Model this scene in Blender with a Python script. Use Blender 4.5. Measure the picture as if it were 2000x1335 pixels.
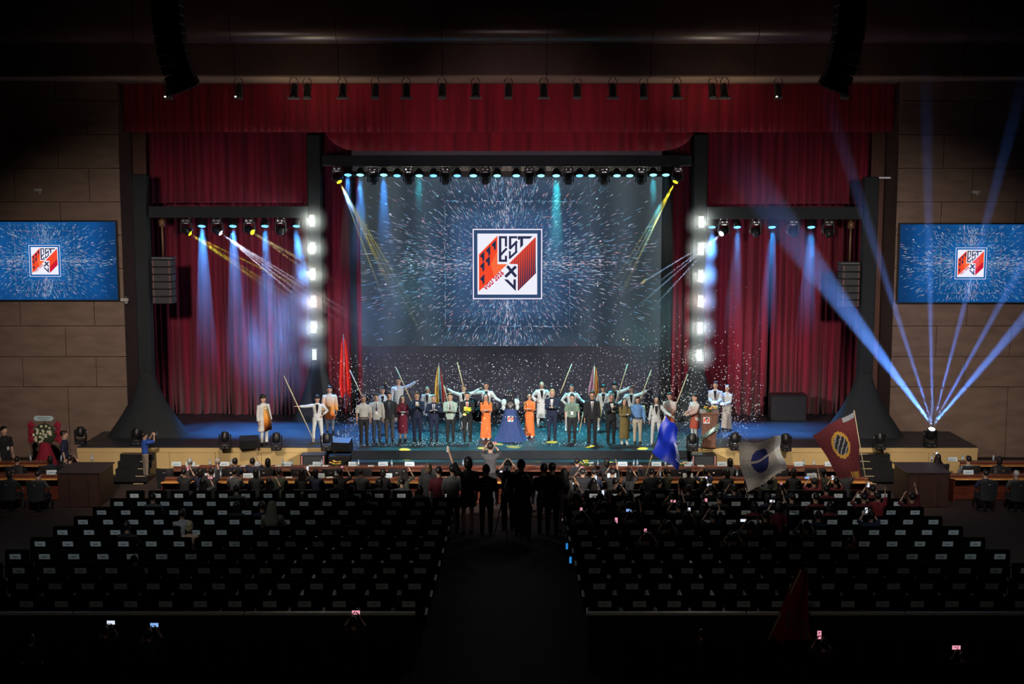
import bpy, bmesh, math, random
import numpy as np
from mathutils import Vector, Matrix, Euler

R = random.Random(7)
NR = np.random.RandomState(5)
PI = math.pi
COL = bpy.context.scene.collection
for o_ in list(bpy.data.objects):
    bpy.data.objects.remove(o_)

# ------------------------------------------------------------------ camera
FPX = 2500.0
PITCH = math.atan(297.5 / 2500.0)
CS, SN = math.cos(PITCH), math.sin(PITCH)
CAMZ = 10.0
ST = 1.0            # stage deck height
cam_d = bpy.data.cameras.new('camera')
cam_d.sensor_width = 36.0
cam_d.lens = 45.0
cam_d.clip_end = 300
cam = bpy.data.objects.new('camera', cam_d)
COL.objects.link(cam)
cam.location = (0, 0, CAMZ)
cam.rotation_euler = (PI / 2 - PITCH, 0, 0)
bpy.context.scene.camera = cam

def P(px, py, D):
    """point seen at a pixel on the vertical plane Y = D"""
    v = (py - 667.5) / FPX
    h = D * (SN + v * CS) / (CS - v * SN)
    zc = D * CS + h * SN
    return Vector(((px - 1000) / FPX * zc, D, CAMZ - h))

def G(px, py, z):
    """point seen at a pixel on the horizontal plane Z = z"""
    v = (py - 667.5) / FPX
    h = CAMZ - z
    D = h * (CS - v * SN) / (SN + v * CS)
    zc = D * CS + h * SN
    return Vector(((px - 1000) / FPX * zc, D, z))

def floor_z(D):
    return 0.0 if D >= 39.2 else (39.2 - D) * 0.088

# ------------------------------------------------------------------ view, world
sc = bpy.context.scene
sc.view_settings.view_transform = 'Standard'
sc.view_settings.look = 'None'
sc.view_settings.gamma = 1.0
sc.view_settings.use_curve_mapping = False
sc.view_settings.exposure = 0.0
w = bpy.data.worlds.new('hall_air')
sc.world = w
w.use_nodes = True
w.node_tree.nodes['Background'].inputs[0].default_value = (0.30, 0.24, 0.20, 1)
w.node_tree.nodes['Background'].inputs[1].default_value = 0.003
sc.cycles.max_bounces = 5
sc.cycles.diffuse_bounces = 2
sc.cycles.glossy_bounces = 2
sc.cycles.transparent_max_bounces = 32
sc.cycles.volume_bounces = 0
sc.cycles.use_denoising = True
sc.cycles.sample_clamp_indirect = 3.0
sc.cycles.caustics_reflective = False
sc.cycles.caustics_refractive = False

def aim(o, p, q):
    o.location = p
    o.rotation_euler = (Vector(q) - Vector(p)).to_track_quat('-Z', 'Y').to_euler()

def spot(name, p, q, watts, col, deg, blend=0.3, rad=0.06, parent=None):
    l = bpy.data.lights.new(name, 'SPOT')
    l.energy = watts
    l.color = col
    l.spot_size = math.radians(deg)
    l.spot_blend = blend
    l.shadow_soft_size = rad
    o = bpy.data.objects.new(name, l)
    COL.objects.link(o)
    aim(o, p, q)
    if parent is not None:
        o.parent = parent
    return o

WHITE = (1.0, 0.93, 0.86)
# front-of-house key lights on the balcony fronts to both sides, crossing over the stage
spot('key_light', (-15, 20, 12.5), (3.0, 46.0, 1.6), 34000, WHITE, 22, 0.6, 0.15)
spot('key_light', (15, 20, 12.5), (-3.0, 46.0, 1.6), 34000, WHITE, 22, 0.6, 0.15)
# wide fill spots, added to brighten the red drapes and the proscenium walls
spot('wash_fill', (-10, 24, 11.0), (-13, 49, 2.5), 9500, (1.0, 0.84, 0.76), 46, 1.0, 0.5)
spot('wash_fill', (10, 24, 11.0), (13, 49, 2.5), 9500, (1.0, 0.84, 0.76), 46, 1.0, 0.5)
spot('wash_fill', (-6, 30, 9.0), (-6, 50.5, 9), 1000, (1.0, 0.80, 0.84), 44, 1.0, 0.5)
spot('wash_fill', (6, 30, 9.0), (6, 50.5, 9), 1000, (1.0, 0.80, 0.84), 44, 1.0, 0.5)
spot('wash_fill', (0, 35, 7.0), (0, 48.5, 12.6), 1500, (1.0, 0.75, 0.75), 44, 1.0, 0.5)
# faint fill from below, added to lift the bulkhead and its soffit
for s_ in (-1, 1): spot('bulkhead_fill', (s_ * 9.5, 40.2, 8.5), (s_ * 9.0, 45.0, 15.4), 170, (1.0, 0.80, 0.74), 115, 1.0, 0.4)
spot('bulkhead_fill', (-7.6, 44.2, 9.0), (-7.0, 46.4, 14.2), 330, (1.0, 0.80, 0.55), 60, 1.0, 0.2)
spot('bulkhead_fill', (7.6, 44.2, 9.0), (7.0, 46.4, 14.2), 330, (1.0, 0.80, 0.55), 60, 1.0, 0.2)
# fill spot added from behind to brighten the flags of the right-hand rows
spot('flag_fill', (-12, 14, 14.0), (8.6, 36.2, 3.2), 5200, (1.0, 0.93, 0.84), 17, 0.9, 0.2)
# warm fill added over the counters and the gold stage front
for s_ in (-1, 1): spot('counter_fill', (s_ * 7, 34, 14.0), (s_ * 8.5, 41.6, 0.8), 4200, (1.0, 0.86, 0.66), 46, 0.9, 0.3)
# very faint fill added to bring up the rear flag and rail
spot('rear_fill', (0, 4, 13.5), (0, 21, 2.5), 260, (1.0, 0.9, 0.8), 75, 1.0, 0.4)
# dim unseen fill spots, added so the seat cards of the stalls show
spot('stalls_fill', (-9, 19, 15.5), (-10.8, 33.5, 1.2), 2200, (0.85, 0.95, 1.0), 38, 1.0, 0.6)
spot('stalls_fill', (10, 19, 15.5), (12.8, 33.0, 1.2), 2200, (0.85, 0.95, 1.0), 38, 1.0, 0.6)

# ------------------------------------------------------------------ materials
MATS = {}
def nt(name):
    m = bpy.data.materials.new(name)
    m.use_nodes = True
    return m, m.node_tree.nodes, m.node_tree.links

def mat(name, col, rough=0.7, metal=0.0, var=0.12, scale=9.0, bump=0.0, stretch=None, spec=None, sheen=0.0):
    if name in MATS:
        return MATS[name]
    m, N, L = nt(name)
    b = N['Principled BSDF']
    b.inputs['Roughness'].default_value = rough
    b.inputs['Metallic'].default_value = metal
    if spec is not None:
        b.inputs['Specular IOR Level'].default_value = spec
    if sheen:
        b.inputs['Sheen Weight'].default_value = sheen
    tc = N.new('ShaderNodeTexCoord')
    mp = N.new('ShaderNodeMapping')
    if stretch:
        mp.inputs['Scale'].default_value = stretch
    nz = N.new('ShaderNodeTexNoise')
    nz.inputs['Scale'].default_value = scale
    nz.inputs['Detail'].default_value = 3
    rmp = N.new('ShaderNodeValToRGB')
    c = [max(0, x) for x in col]
    rmp.color_ramp.elements[0].position = 0.3
    rmp.color_ramp.elements[1].position = 0.7
    rmp.color_ramp.elements[0].color = (*[x * (1 - var) for x in c], 1)
    rmp.color_ramp.elements[1].color = (*[min(1, x * (1 + var)) for x in c], 1)
    L.new(tc.outputs['Object'], mp.inputs[0])
    L.new(mp.outputs[0], nz.inputs['Vector'])
    L.new(nz.outputs['Fac'], rmp.inputs[0])
    L.new(rmp.outputs[0], b.inputs['Base Color'])
    if bump:
        bp = N.new('ShaderNodeBump')
        bp.inputs['Strength'].default_value = bump
        bp.inputs['Distance'].default_value = 0.02
        L.new(nz.outputs['Fac'], bp.inputs['Height'])
        L.new(bp.outputs[0], b.inputs['Normal'])
    MATS[name] = m
    return m

def emat(name, col, strength=1.0):
    if name in MATS:
        return MATS[name]
    m, N, L = nt(name)
    N.remove(N['Principled BSDF'])
    e = N.new('ShaderNodeEmission')
    e.inputs[0].default_value = (*col, 1)
    e.inputs[1].default_value = strength
    L.new(e.outputs[0], N['Material Output'].inputs[0])
    MATS[name] = m
    return m

def attr_emat(name, strength=1.0):
    if name in MATS:
        return MATS[name]
    m, N, L = nt(name)
    N.remove(N['Principled BSDF'])
    a = N.new('ShaderNodeAttribute')
    a.attribute_name = 'Col'
    e = N.new('ShaderNodeEmission')
    e.inputs[1].default_value = strength
    L.new(a.outputs['Color'], e.inputs[0])
    L.new(e.outputs[0], N['Material Output'].inputs[0])
    MATS[name] = m
    return m

def haze_mat(name, dens, fade=None, noise=None, aniso=0.0):
    """thin stage smoke that scatters whatever light crosses it; it thins out with distance from its own centre"""
    if name in MATS:
        return MATS[name]
    m, N, L = nt(name)
    N.remove(N['Principled BSDF'])
    v = N.new('ShaderNodeVolumeScatter')
    v.inputs['Density'].default_value = dens
    v.inputs['Anisotropy'].default_value = aniso
    L.new(v.outputs[0], N['Material Output'].inputs['Volume'])
    if fade or noise:
        tc = N.new('ShaderNodeTexCoord')
        ln = N.new('ShaderNodeVectorMath'); ln.operation = 'LENGTH'
        L.new(tc.outputs['Object'], ln.inputs[0])
        m2 = N.new('ShaderNodeMapRange')
        m2.interpolation_type = 'SMOOTHSTEP'
        m2.inputs[1].default_value = fade[1]; m2.inputs[2].default_value = fade[0]
        m2.inputs[3].default_value = 0.0; m2.inputs[4].default_value = dens
        L.new(ln.outputs['Value'], m2.inputs[0])
        out = m2.outputs[0]
        if noise:
            nz = N.new('ShaderNodeTexNoise'); nz.inputs['Scale'].default_value = noise; nz.inputs['Detail'].default_value = 3
            L.new(tc.outputs['Object'], nz.inputs['Vector'])
            mr = N.new('ShaderNodeMapRange'); mr.inputs[1].default_value = 0.42; mr.inputs[2].default_value = 0.68
            L.new(nz.outputs['Fac'], mr.inputs[0])
            mu = N.new('ShaderNodeMath'); mu.operation = 'MULTIPLY'
            L.new(mr.outputs[0], mu.inputs[0]); L.new(out, mu.inputs[1]); out = mu.outputs[0]
        L.new(out, v.inputs['Density'])
    MATS[name] = m
    return m

# ------------------------------------------------------------------ mesh builder
class MB:
    def __init__(self):
        self.v = []; self.f = []; self.mi = []; self.k = 0; self.sm = []
    def add(self, vs, fs, k=None, smooth=False):
        n = len(self.v)
        self.v += [tuple(p) for p in vs]
        self.f += [tuple(i + n for i in f) for f in fs]
        self.mi += [self.k if k is None else k] * len(fs)
        self.sm += [smooth] * len(fs)
        return self
    def box(self, c, s, rz=0.0, k=None, bev=0.0, rot=None):
        hx, hy, hz = s[0] / 2, s[1] / 2, s[2] / 2
        if bev <= 0:
            vs = [Vector((sx * hx, sy * hy, sz * hz)) for sx in (-1, 1) for sy in (-1, 1) for sz in (-1, 1)]
            fs = [(0, 1, 3, 2), (4, 6, 7, 5), (0, 4, 5, 1), (2, 3, 7, 6), (0, 2, 6, 4), (1, 5, 7, 3)]
        else:
            b = min(bev, hx * .9, hy * .9, hz * .9)
            vs = []; fs = []
            prof = [(-hz, b), (-hz + b, 0), (hz - b, 0), (hz, b)]
            for z, ins in prof:
                x, y = hx - ins, hy - ins
                cx, cy = hx - b, hy - b
                if ins > 0:
                    ring = [(-cx, -cy), (cx, -cy), (cx, cy), (-cx, cy)]
                    ring = [ring[0], ring[0], ring[1], ring[1], ring[2], ring[2], ring[3], ring[3]]
                else:
                    ring = [(-hx, -cy), (-cx, -hy), (cx, -hy), (hx, -cy), (hx, cy), (cx, hy), (-cx, hy), (-hx, cy)]
                vs += [Vector((a, d, z)) for a, d in ring]
            for r in range(3):
                for i in range(8):
                    j = (i + 1) % 8
                    fs.append((r * 8 + i, r * 8 + j, r * 8 + 8 + j, r * 8 + 8 + i))
            fs.append(tuple(range(7, -1, -1))); fs.append(tuple(range(24, 32)))
        M = Matrix.Rotation(rz, 3, 'Z') if rot is None else rot
        return self.add([M @ p + Vector(c) for p in vs], fs, k)
    def tube(self, pts, rad, n=8, k=None, cap=True, smooth=True, flat=None):
        """tapered tube through pts; rad a number or a list; flat=(a,b) squashes the section"""
        pts = [Vector(p) for p in pts]
        rad = rad if isinstance(rad, (list, tuple)) else [rad] * len(pts)
        vs = []; fs = []
        prev = None
        for i, p in enumerate(pts):
            d = (pts[min(i + 1, len(pts) - 1)] - pts[max(i - 1, 0)])
            d = d.normalized() if d.length > 1e-9 else Vector((0, 0, 1))
            if prev is None:
                a = d.cross(Vector((0, 1, 0)))
                if a.length < 0.1: a = d.cross(Vector((1, 0, 0)))
            else:
                a = prev - d * prev.dot(d)
            a.normalize(); prev = a
            b = d.cross(a)
            fa, fb = flat or (1, 1)
            for j in range(n):
                t = 2 * PI * j / n
                vs.append(p + a * (math.cos(t) * rad[i] * fa) + b * (math.sin(t) * rad[i] * fb))
        for i in range(len(pts) - 1):
            for j in range(n):
                q = (j + 1) % n
                fs.append((i * n + j, i * n + q, i * n + n + q, i * n + n + j))
        if cap:
            fs.append(tuple(range(n - 1, -1, -1)))
            fs.append(tuple(range((len(pts) - 1) * n, len(pts) * n)))
        return self.add(vs, fs, k, smooth)
    def rings(self, rs, n=16, k=None, smooth=True, cap=True):
        """rs: list of (cx, cy, z, rx, ry)"""
        vs = []; fs = []
        for cx, cy, z, rx, ry in rs:
            for j in range(n):
                t = 2 * PI * j / n
                vs.append((cx + rx * math.cos(t), cy + ry * math.sin(t), z))
        m = len(rs)
        for i in range(m - 1):
            for j in range(n):
                q = (j + 1) % n
                fs.append((i * n + j, i * n + q, i * n + n + q, i * n + n + j))
        if cap:
            fs.append(tuple(range(n - 1, -1, -1)))
            fs.append(tuple(range((m - 1) * n, m * n)))
        return self.add(vs, fs, k, smooth)
    def ell(self, c, r, n=12, m=8, k=None, rot=None):
        vs = []; fs = []
        M = rot or Matrix.Identity(3)
        for i in range(1, m):
            a = PI * i / m
            for j in range(n):
                t = 2 * PI * j / n
                vs.append(M @ Vector((r[0] * math.sin(a) * math.cos(t), r[1] * math.sin(a) * math.sin(t), r[2] * math.cos(a))) + Vector(c))
        top = len(vs); vs.append(M @ Vector((0, 0, r[2])) + Vector(c)); vs.append(M @ Vector((0, 0, -r[2])) + Vector(c))
        for i in range(m - 2):
            for j in range(n):
                q = (j + 1) % n
                fs.append((i * n + j, i * n + n + j, i * n + n + q, i * n + q))
        for j in range(n):
            q = (j + 1) % n
            fs.append((top, j, q)); fs.append((top + 1, (m - 2) * n + q, (m - 2) * n + j))
        return self.add(vs, fs, k, True)
    def xf(self, M):
        self.v = [tuple(M @ Vector(p)) for p in self.v]
        return self
    def mesh(self, name, mats):
        me = bpy.data.meshes.new(name)
        me.from_pydata(self.v, [], self.f)
        mats = mats if isinstance(mats, (list, tuple)) else [mats]
        for m in mats: me.materials.append(m)
        if len(mats) > 1:
            me.polygons.foreach_set('material_index', self.mi)
        me.polygons.foreach_set('use_smooth', self.sm)
        me.update()
        return me
    def obj(self, name, mats, parent=None, loc=None):
        return link(name, self.mesh(name, mats), parent, loc)

def link(name, me, parent=None, loc=None):
    o = bpy.data.objects.new(name, me)
    COL.objects.link(o)
    if parent is not None: o.parent = parent
    if loc is not None: o.location = loc
    return o

def tag(o, label, cat, group=None, kind=None):
    if label: o['label'] = label
    if cat: o['category'] = cat
    if group: o['group'] = group
    if kind: o['kind'] = kind
    return o

def thing(name, label, cat, loc=(0, 0, 0), rz=0.0, group=None):
    o = bpy.data.objects.new(name, None)
    o.empty_display_size = 0.1
    COL.objects.link(o)
    o.location = loc; o.rotation_euler = (0, 0, rz)
    return tag(o, label, cat, group)

def struct(o, label=None):
    o['kind'] = 'structure'
    if label: o['label'] = label
    return o

def copy_tree(o, parent=None, loc=None, rz=None, label=None, group=None):
    c = o.copy()
    COL.objects.link(c)
    if parent is not None:
        c.parent = parent
    if loc is not None: c.location = loc
    if rz is not None: c.rotation_euler = (0, 0, rz)
    if label: c['label'] = label
    if group: c['group'] = group
    for ch in o.children:
        copy_tree(ch, c)
    return c

ORD = ['first', 'second', 'third', 'fourth', 'fifth', 'sixth', 'seventh', 'eighth', 'ninth', 'tenth', 'eleventh',
       'twelfth', 'thirteenth', 'fourteenth', 'fifteenth', 'sixteenth', 'seventeenth', 'eighteenth', 'nineteenth', 'twentieth',
       'twenty-first', 'twenty-second', 'twenty-third', 'twenty-fourth', 'twenty-fifth']

# common materials
M_black = mat('black_cloth', (0.016, 0.019, 0.022), 0.9, scale=3)
M_truss = mat('black_truss_cover', (0.015, 0.020, 0.023), 0.8, scale=2, bump=0.3)
M_plastic = mat('black_plastic', (0.012, 0.012, 0.013), 0.4)
M_dark = mat('dark_metal', (0.05, 0.05, 0.055), 0.35, 0.8)
M_steel = mat('steel', (0.45, 0.46, 0.48), 0.3, 0.9)
M_red = mat('crimson_velvet', (0.20, 0.004, 0.024), 0.85, var=0.45, scale=5.0, sheen=0.2, stretch=(1, 1, .04))
M_red2 = mat('crimson_valance_velvet', (0.28, 0.004, 0.020), 0.85, var=0.4, scale=4.0, sheen=0.2, stretch=(1, 1, .04))
M_wall = mat('brown_stone_panel', (0.23, 0.155, 0.11), 0.6, var=0.18, scale=1.2, bump=0.15, stretch=(1, 1, 3))
M_wood_red = mat('mahogany', (0.10, 0.022, 0.012), 0.35, var=0.3, scale=3, stretch=(1, 6, 6))
M_wood_or = mat('orange_wood', (0.80, 0.34, 0.09), 0.3, var=0.3, scale=4, stretch=(1, 8, 8))
M_gold = mat('gold_fascia', (0.66, 0.47, 0.20), 0.5, var=0.06, scale=1)
# ================================================================== STRUCTURE
M_floor = mat('hall_carpet', (0.026, 0.012, 0.009), 0.9, var=0.3, scale=2)
DB = 50.9    # plane of the drapes
DW = 47.3    # face of the proscenium walls
# raked floor with flat front
xs = 21.0
prof = [(55, 0.0), (39.2, 0.0), (20.5, floor_z(20.5)), (3.0, floor_z(20.5) + 2.6)]
m = MB()
vs = []
for y, z in prof:
    vs += [(-xs, y, z), (xs, y, z)]
m.add(vs, [(2 * i, 2 * i + 1, 2 * i + 3, 2 * i + 2)[::-1] for i in range(3)])
# thickness
n0 = len(m.v)
m.add([(x, y, z - 0.4) for x, y, z in vs], [(2 * i, 2 * i + 1, 2 * i + 3, 2 * i + 2) for i in range(3)])
m.add([vs[0], vs[1], (xs, 55, -.4), (-xs, 55, -.4)], [(0, 1, 2, 3)])
struct(m.obj('floor', M_floor))

# stage platform
def deck_mat():
    m, N, L = nt('stage_vinyl')
    b = N['Principled BSDF']
    b.inputs['Roughness'].default_value = 0.38
    tc = N.new('ShaderNodeTexCoord')
    nz = N.new('ShaderNodeTexNoise'); nz.inputs['Scale'].default_value = 1.3; nz.inputs['Detail'].default_value = 6
    L.new(tc.outputs['Object'], nz.inputs['Vector'])
    r = N.new('ShaderNodeValToRGB')
    r.color_ramp.elements[0].color = (0.010, 0.013, 0.018, 1); r.color_ramp.elements[1].color = (0.026, 0.030, 0.038, 1)
    L.new(nz.outputs['Fac'], r.inputs[0]); L.new(r.outputs[0], b.inputs['Base Color'])
    r2 = N.new('ShaderNodeMapRange'); r2.inputs[3].default_value = 0.3; r2.inputs[4].default_value = 0.6
    L.new(nz.outputs['Fac'], r2.inputs[0]); L.new(r2.outputs[0], b.inputs['Roughness'])
    return m
M_deck = deck_mat()
xl, xr = P(150, 876, 44.3).x, P(1910, 880, 44.3).x
xcl, xcr = P(690, 880, 44.3).x, P(1338, 880, 44.3).x
SF = 44.35
stage = MB()
stage.box(((xl + xr) / 2, (SF + 55) / 2, ST / 2 + 0.0), (xr - xl, 55 - SF, ST))
stage_o = struct(stage.obj('stage_platform', M_deck), 'black vinyl stage deck lit blue')
cst = MB()
cst.box(((xcl + xcr) / 2, SF - 0.28, ST / 2 - .004), (xcr - xcl, 0.60, ST - .008))
cst.box(((xcl + xcr) / 2, SF - 0.85, ST / 4 + 0.1), (xcr - xcl, 0.62, ST / 2 + 0.2))
cst.box(((xcl + xcr) / 2, SF - 1.3, 0.16), (xcr - xcl, 0.35, 0.32))
struct(cst.obj('stage_step', M_deck), 'dark steps down from the middle of the stage')

# gold fascia built of single boards
for side, (a, b) in enumerate(((xl, xcl), (xcr, xr))):
    base = MB(); base.box(((a + b) / 2, SF - 0.02, ST - 0.11), (b - a, 0.05, 0.16))
    fo = struct(base.obj('trim_%d' % (side + 1), M_gold), 'gold lip along the stage front, %s of the steps' % ('left', 'right')[side])
    nb = 6
    for i in range(nb):
        t = MB(); wv = (b - a) / nb
        t.box((a + wv * (i + .5), SF - 0.012, 0.42), (wv - 0.012, 0.03, 0.80))
        t.obj('panel', M_gold, fo)

# proscenium walls with single stone panels
def panel_wall(name, x0, x1, lab):
    base = MB()
    base.box(((x0 + x1) / 2, DW + 0.35, 8.0), (abs(x1 - x0), 0.6, 17.0))
    o = struct(base.obj(name, mat('wall_joint', (0.05, 0.03, 0.02), 0.8)), lab)
    zs = [0.0] + [P(200, y, DW).z for y in (755, 696, 636, 588)] 
    z = zs[-1]
    while z < 15.6:
        z += 1.22; zs.append(z)
    rr = random.Random(3)
    for i in range(len(zs) - 1):
        xa = min(x0, x1); k = 0
        xe = max(x0, x1)
        cuts = [xa]
        step = 2.75
        off = 0 if i % 2 else 1.1
        c = xa + step - off
        while c < xe - 0.4:
            cuts.append(c); c += step
        cuts.append(xe)
        for j in range(len(cuts) - 1):
            p = MB()
            p.box(((cuts[j] + cuts[j + 1]) / 2, DW + 0.02 + rr.uniform(0, .006), (zs[i] + zs[i + 1]) / 2), (cuts[j + 1] - cuts[j] - .018, 0.08, zs[i + 1] - zs[i] - .018), bev=0.008)
            p.obj('stone_panel', M_wall, o)
    return o
XWL = P(243, 600, DW).x
XWR = P(1744, 600, DW).x
panel_wall('wall_left', -21, XWL, 'brown stone panelled wall left of the stage opening')
panel_wall('wall_right', XWR, 21, 'brown stone panelled wall right of the stage opening')
# reveals of the opening
for s, x in ((-1, XWL), (1, XWR)):
    t = MB(); t.box((x + s * 0.15, (DW + 54) / 2, 8), (0.3, 54 - DW - 0.1, 17))
    struct(t.obj('wall_reveal', mat('dark_brown_paint', (0.06, 0.03, 0.02), 0.7)), 'dark brown side of the stage opening, ' + ('left' if s < 0 else 'right'))
    t = MB(); t.box((x - s * 0.28, 48.9, 6.5), (0.5, 0.08, 12), bev=.02)
    tag(t.obj('masking_flat', mat('brown_flat_paint', (0.13, 0.06, 0.04), 0.7)), 'brown wooden masking flat beside the %s end of the opening' % ('left' if s < 0 else 'right'), 'flat')
t = MB(); t.box((0, 53.8, 8), (42, 0.3, 17)); struct(t.obj('wall_back', M_black), 'black back wall of the stage')
for s in (-1, 1):
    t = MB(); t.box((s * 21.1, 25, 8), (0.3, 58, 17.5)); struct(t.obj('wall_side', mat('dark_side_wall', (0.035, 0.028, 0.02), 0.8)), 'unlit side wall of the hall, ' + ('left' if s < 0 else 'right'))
# ceiling and bulkhead over the opening, in panels
M_ceil = mat('brown_ceiling_panel', (0.085, 0.05, 0.042), 0.5, var=0.2, scale=1.0)
M_ceil2 = mat('cream_soffit', (0.30, 0.21, 0.15), 0.5, var=0.1)
t = MB(); t.box((0, 25, 17.2), (43, 60, 0.3)); ceil = struct(t.obj('ceiling', M_ceil), 'dark brown hall ceiling')
def zy(py, D): return P(1000, py, D).z
hd = MB()
z1 = zy(150, 45.0); z2 = zy(86, 45.0)
hd.box((0, 46.1, (z1 + 17) / 2 + .1), (42, 2.0, 17 - z1 - .2))
hdo = struct(hd.obj('bulkhead', mat('bulkhead_core', (0.03, 0.018, 0.014), 0.8)), 'brown bulkhead over the stage opening')
xsn = [-21, -17.1, -12.9, -9.6, -6.0, -2.4, 1.2, 4.8, 8.4, 12.0, 15.6, 21]
for i in range(len(xsn) - 1):
    a, b = xsn[i], xsn[i + 1]
    p = MB(); p.box(((a + b) / 2, 45.04, (z1 + z2) / 2), (b - a - .02, 0.07, z2 - z1 - .02)); p.obj('panel', M_ceil, hdo)
    p = MB()   # upper panels bulge forward: the ledge catches a little light
    prof = [(45.04, z2), (44.55, z2 + 0.10), (44.35, z2 + 0.5), (44.5, z2 + 1.1), (44.6, 17.0)]
    vs = []
    for y, z in prof: vs += [(a + .01, y, z), (b - .01, y, z)]
    p.add(vs, [(2 * q, 2 * q + 1, 2 * q + 3, 2 * q + 2) for q in range(4)], smooth=True)
    p.obj('panel', mat('glossy_brown_panel', (0.10, 0.06, 0.055), 0.3, var=.2, scale=1), hdo)
    p = MB()   # soffit
    p.add([(a + .01, 45.0, z1), (b - .01, 45.0, z1), (b - .01, 49.0, z1 + .02), (a + .01, 49.0, z1 + .02), (a + .01, 45.0, z1 + .06), (b - .01, 45.0, z1 + .06), (b - .01, 49.0, z1 + .08), (a + .01, 49.0, z1 + .08)],
          [(0, 1, 2, 3), (7, 6, 5, 4), (0, 4, 5, 1), (1, 5, 6, 2), (2, 6, 7, 3), (3, 7, 4, 0)])
    p.obj('soffit_panel', M_ceil2, hdo)

# ================================================================== DRAPES
def drape(name, px0, px1, ytop, ybot, D, label, period=0.30, amp=0.22, mt=None, seed=1, cut=None, grp=None):
    """pleated cloth: every fold is geometry"""
    rr = random.Random(seed)
    a, b = P(px0, 600, D).x, P(px1, 600, D).x
    zt = ytop if isinstance(ytop, float) else P(1000, ytop, D).z
    zb = ybot if isinstance(ybot, float) else P(1000, ybot, D).z
    xs_, ys_ = [], []
    x = a
    while x < b:
        p = period * rr.uniform(0.45, 1.5); am = amp * rr.uniform(0.5, 1.3)
        for q in (0, .18, .36, .5, .64, .82):
            xs_.append(x + p * q)
            ys_.append(-am * (0.5 - 0.5 * math.cos(2 * PI * q)) ** 0.7)
        x += p
    ph = [rr.uniform(0, 6.3) for _ in range(3)]
    rows = [0, .15, .4, .7, 1.0]
    n = len(xs_)
    vs = []; fs = []
    for back in (0, 1):
        for r in rows:
            z = zt + (zb - zt) * r
            for i in range(n):
                xx = xs_[i] + 0.03 * math.sin(ph[0] + xs_[i] * .9) * r
                zz = z
                if cut: zz = cut(xs_[i], z, r)
                vs.append((xx, D + ys_[i] * (0.75 + .25 * r) + back * 0.025, zz))
    m_ = len(rows)
    for r in range(m_ - 1):
        for i in range(n - 1):
            q = r * n + i
            fs.append((q, q + n, q + n + 1, q + 1))
            q += m_ * n
            fs.append((q, q + 1, q + n + 1, q + n))
    k = (m_ - 1) * n
    for i in range(n - 1):
        fs.append((k + i, k + i + m_ * n, k + i + 1 + m_ * n, k + i + 1))
    M = MB(); M.add(vs, fs, smooth=True)
    o = M.obj(name, mt or M_red)
    return tag(o, label, 'curtain', grp)

drape('stage_curtain', 262, 470, 240, ST, DB + .3, 'crimson pleated stage drape hanging behind the left black truss gate', seed=11)
drape('stage_curtain', 452, 604, 240, ST, DB + .1, 'crimson stage drape between the left lights and the left column of white lamps', seed=12)
drape('stage_curtain', 600, 690, 240, ST, DB + .3, 'narrow crimson drape between the left lamp column and the big screen', seed=13)
drape('stage_curtain', 1300, 1372, 240, ST, DB + .3, 'narrow crimson drape between the big screen and the right lamp column', seed=14)
drape('stage_curtain', 1376, 1490, 240, ST, DB + .1, 'crimson drape just right of the right column of white lamps', seed=15)
drape('stage_curtain', 1504, 1720, 240, ST, DB + .3, 'crimson pleated stage drape behind the right hanging loudspeaker', seed=16)
drape('valance', 190, 1797, zy(150, 45.0), 258, 48.0, 'long dark crimson pleated valance across the whole stage top', period=0.26, amp=.06, mt=M_red2, seed=17)
xa, xb = P(636, 280, 48.5).x, P(1352, 280, 48.5).x
def sw(x, z, r):
    e = min(x - xa, xb - x)
    if r < .9: return z
    lift = 0 if e > 1.3 else (1 - math.sqrt(max(0, 1 - (1 - e / 1.3) ** 2))) * 0.75
    return z + lift * r
drape('valance', 636, 1352, zy(150, 45.0), 295, 48.5, 'bright crimson lower valance with rounded corners right above the big screen', period=0.5, amp=.05, mt=M_red2, seed=18, cut=sw)
for i, (a, b) in enumerate(((267, 636), (1352, 1716))):
    drape('drape_border', a, b, 250, 396 if i == 0 else 398, 49.9, 'crimson pleated border drape above the %s black truss bar' % ('left', 'right')[i], period=0.3, amp=.07, seed=19 + i)
# black legs beside the screen
for px0, px1, lab in ((684, 696, 'black cloth leg down the left edge of the big screen'), (1290, 1308, 'black cloth leg down the right edge of the big screen')):
    drape('black_leg', px0, px1, 300, ST, DB + .05, lab, mt=M_black, amp=.04, seed=30)
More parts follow.
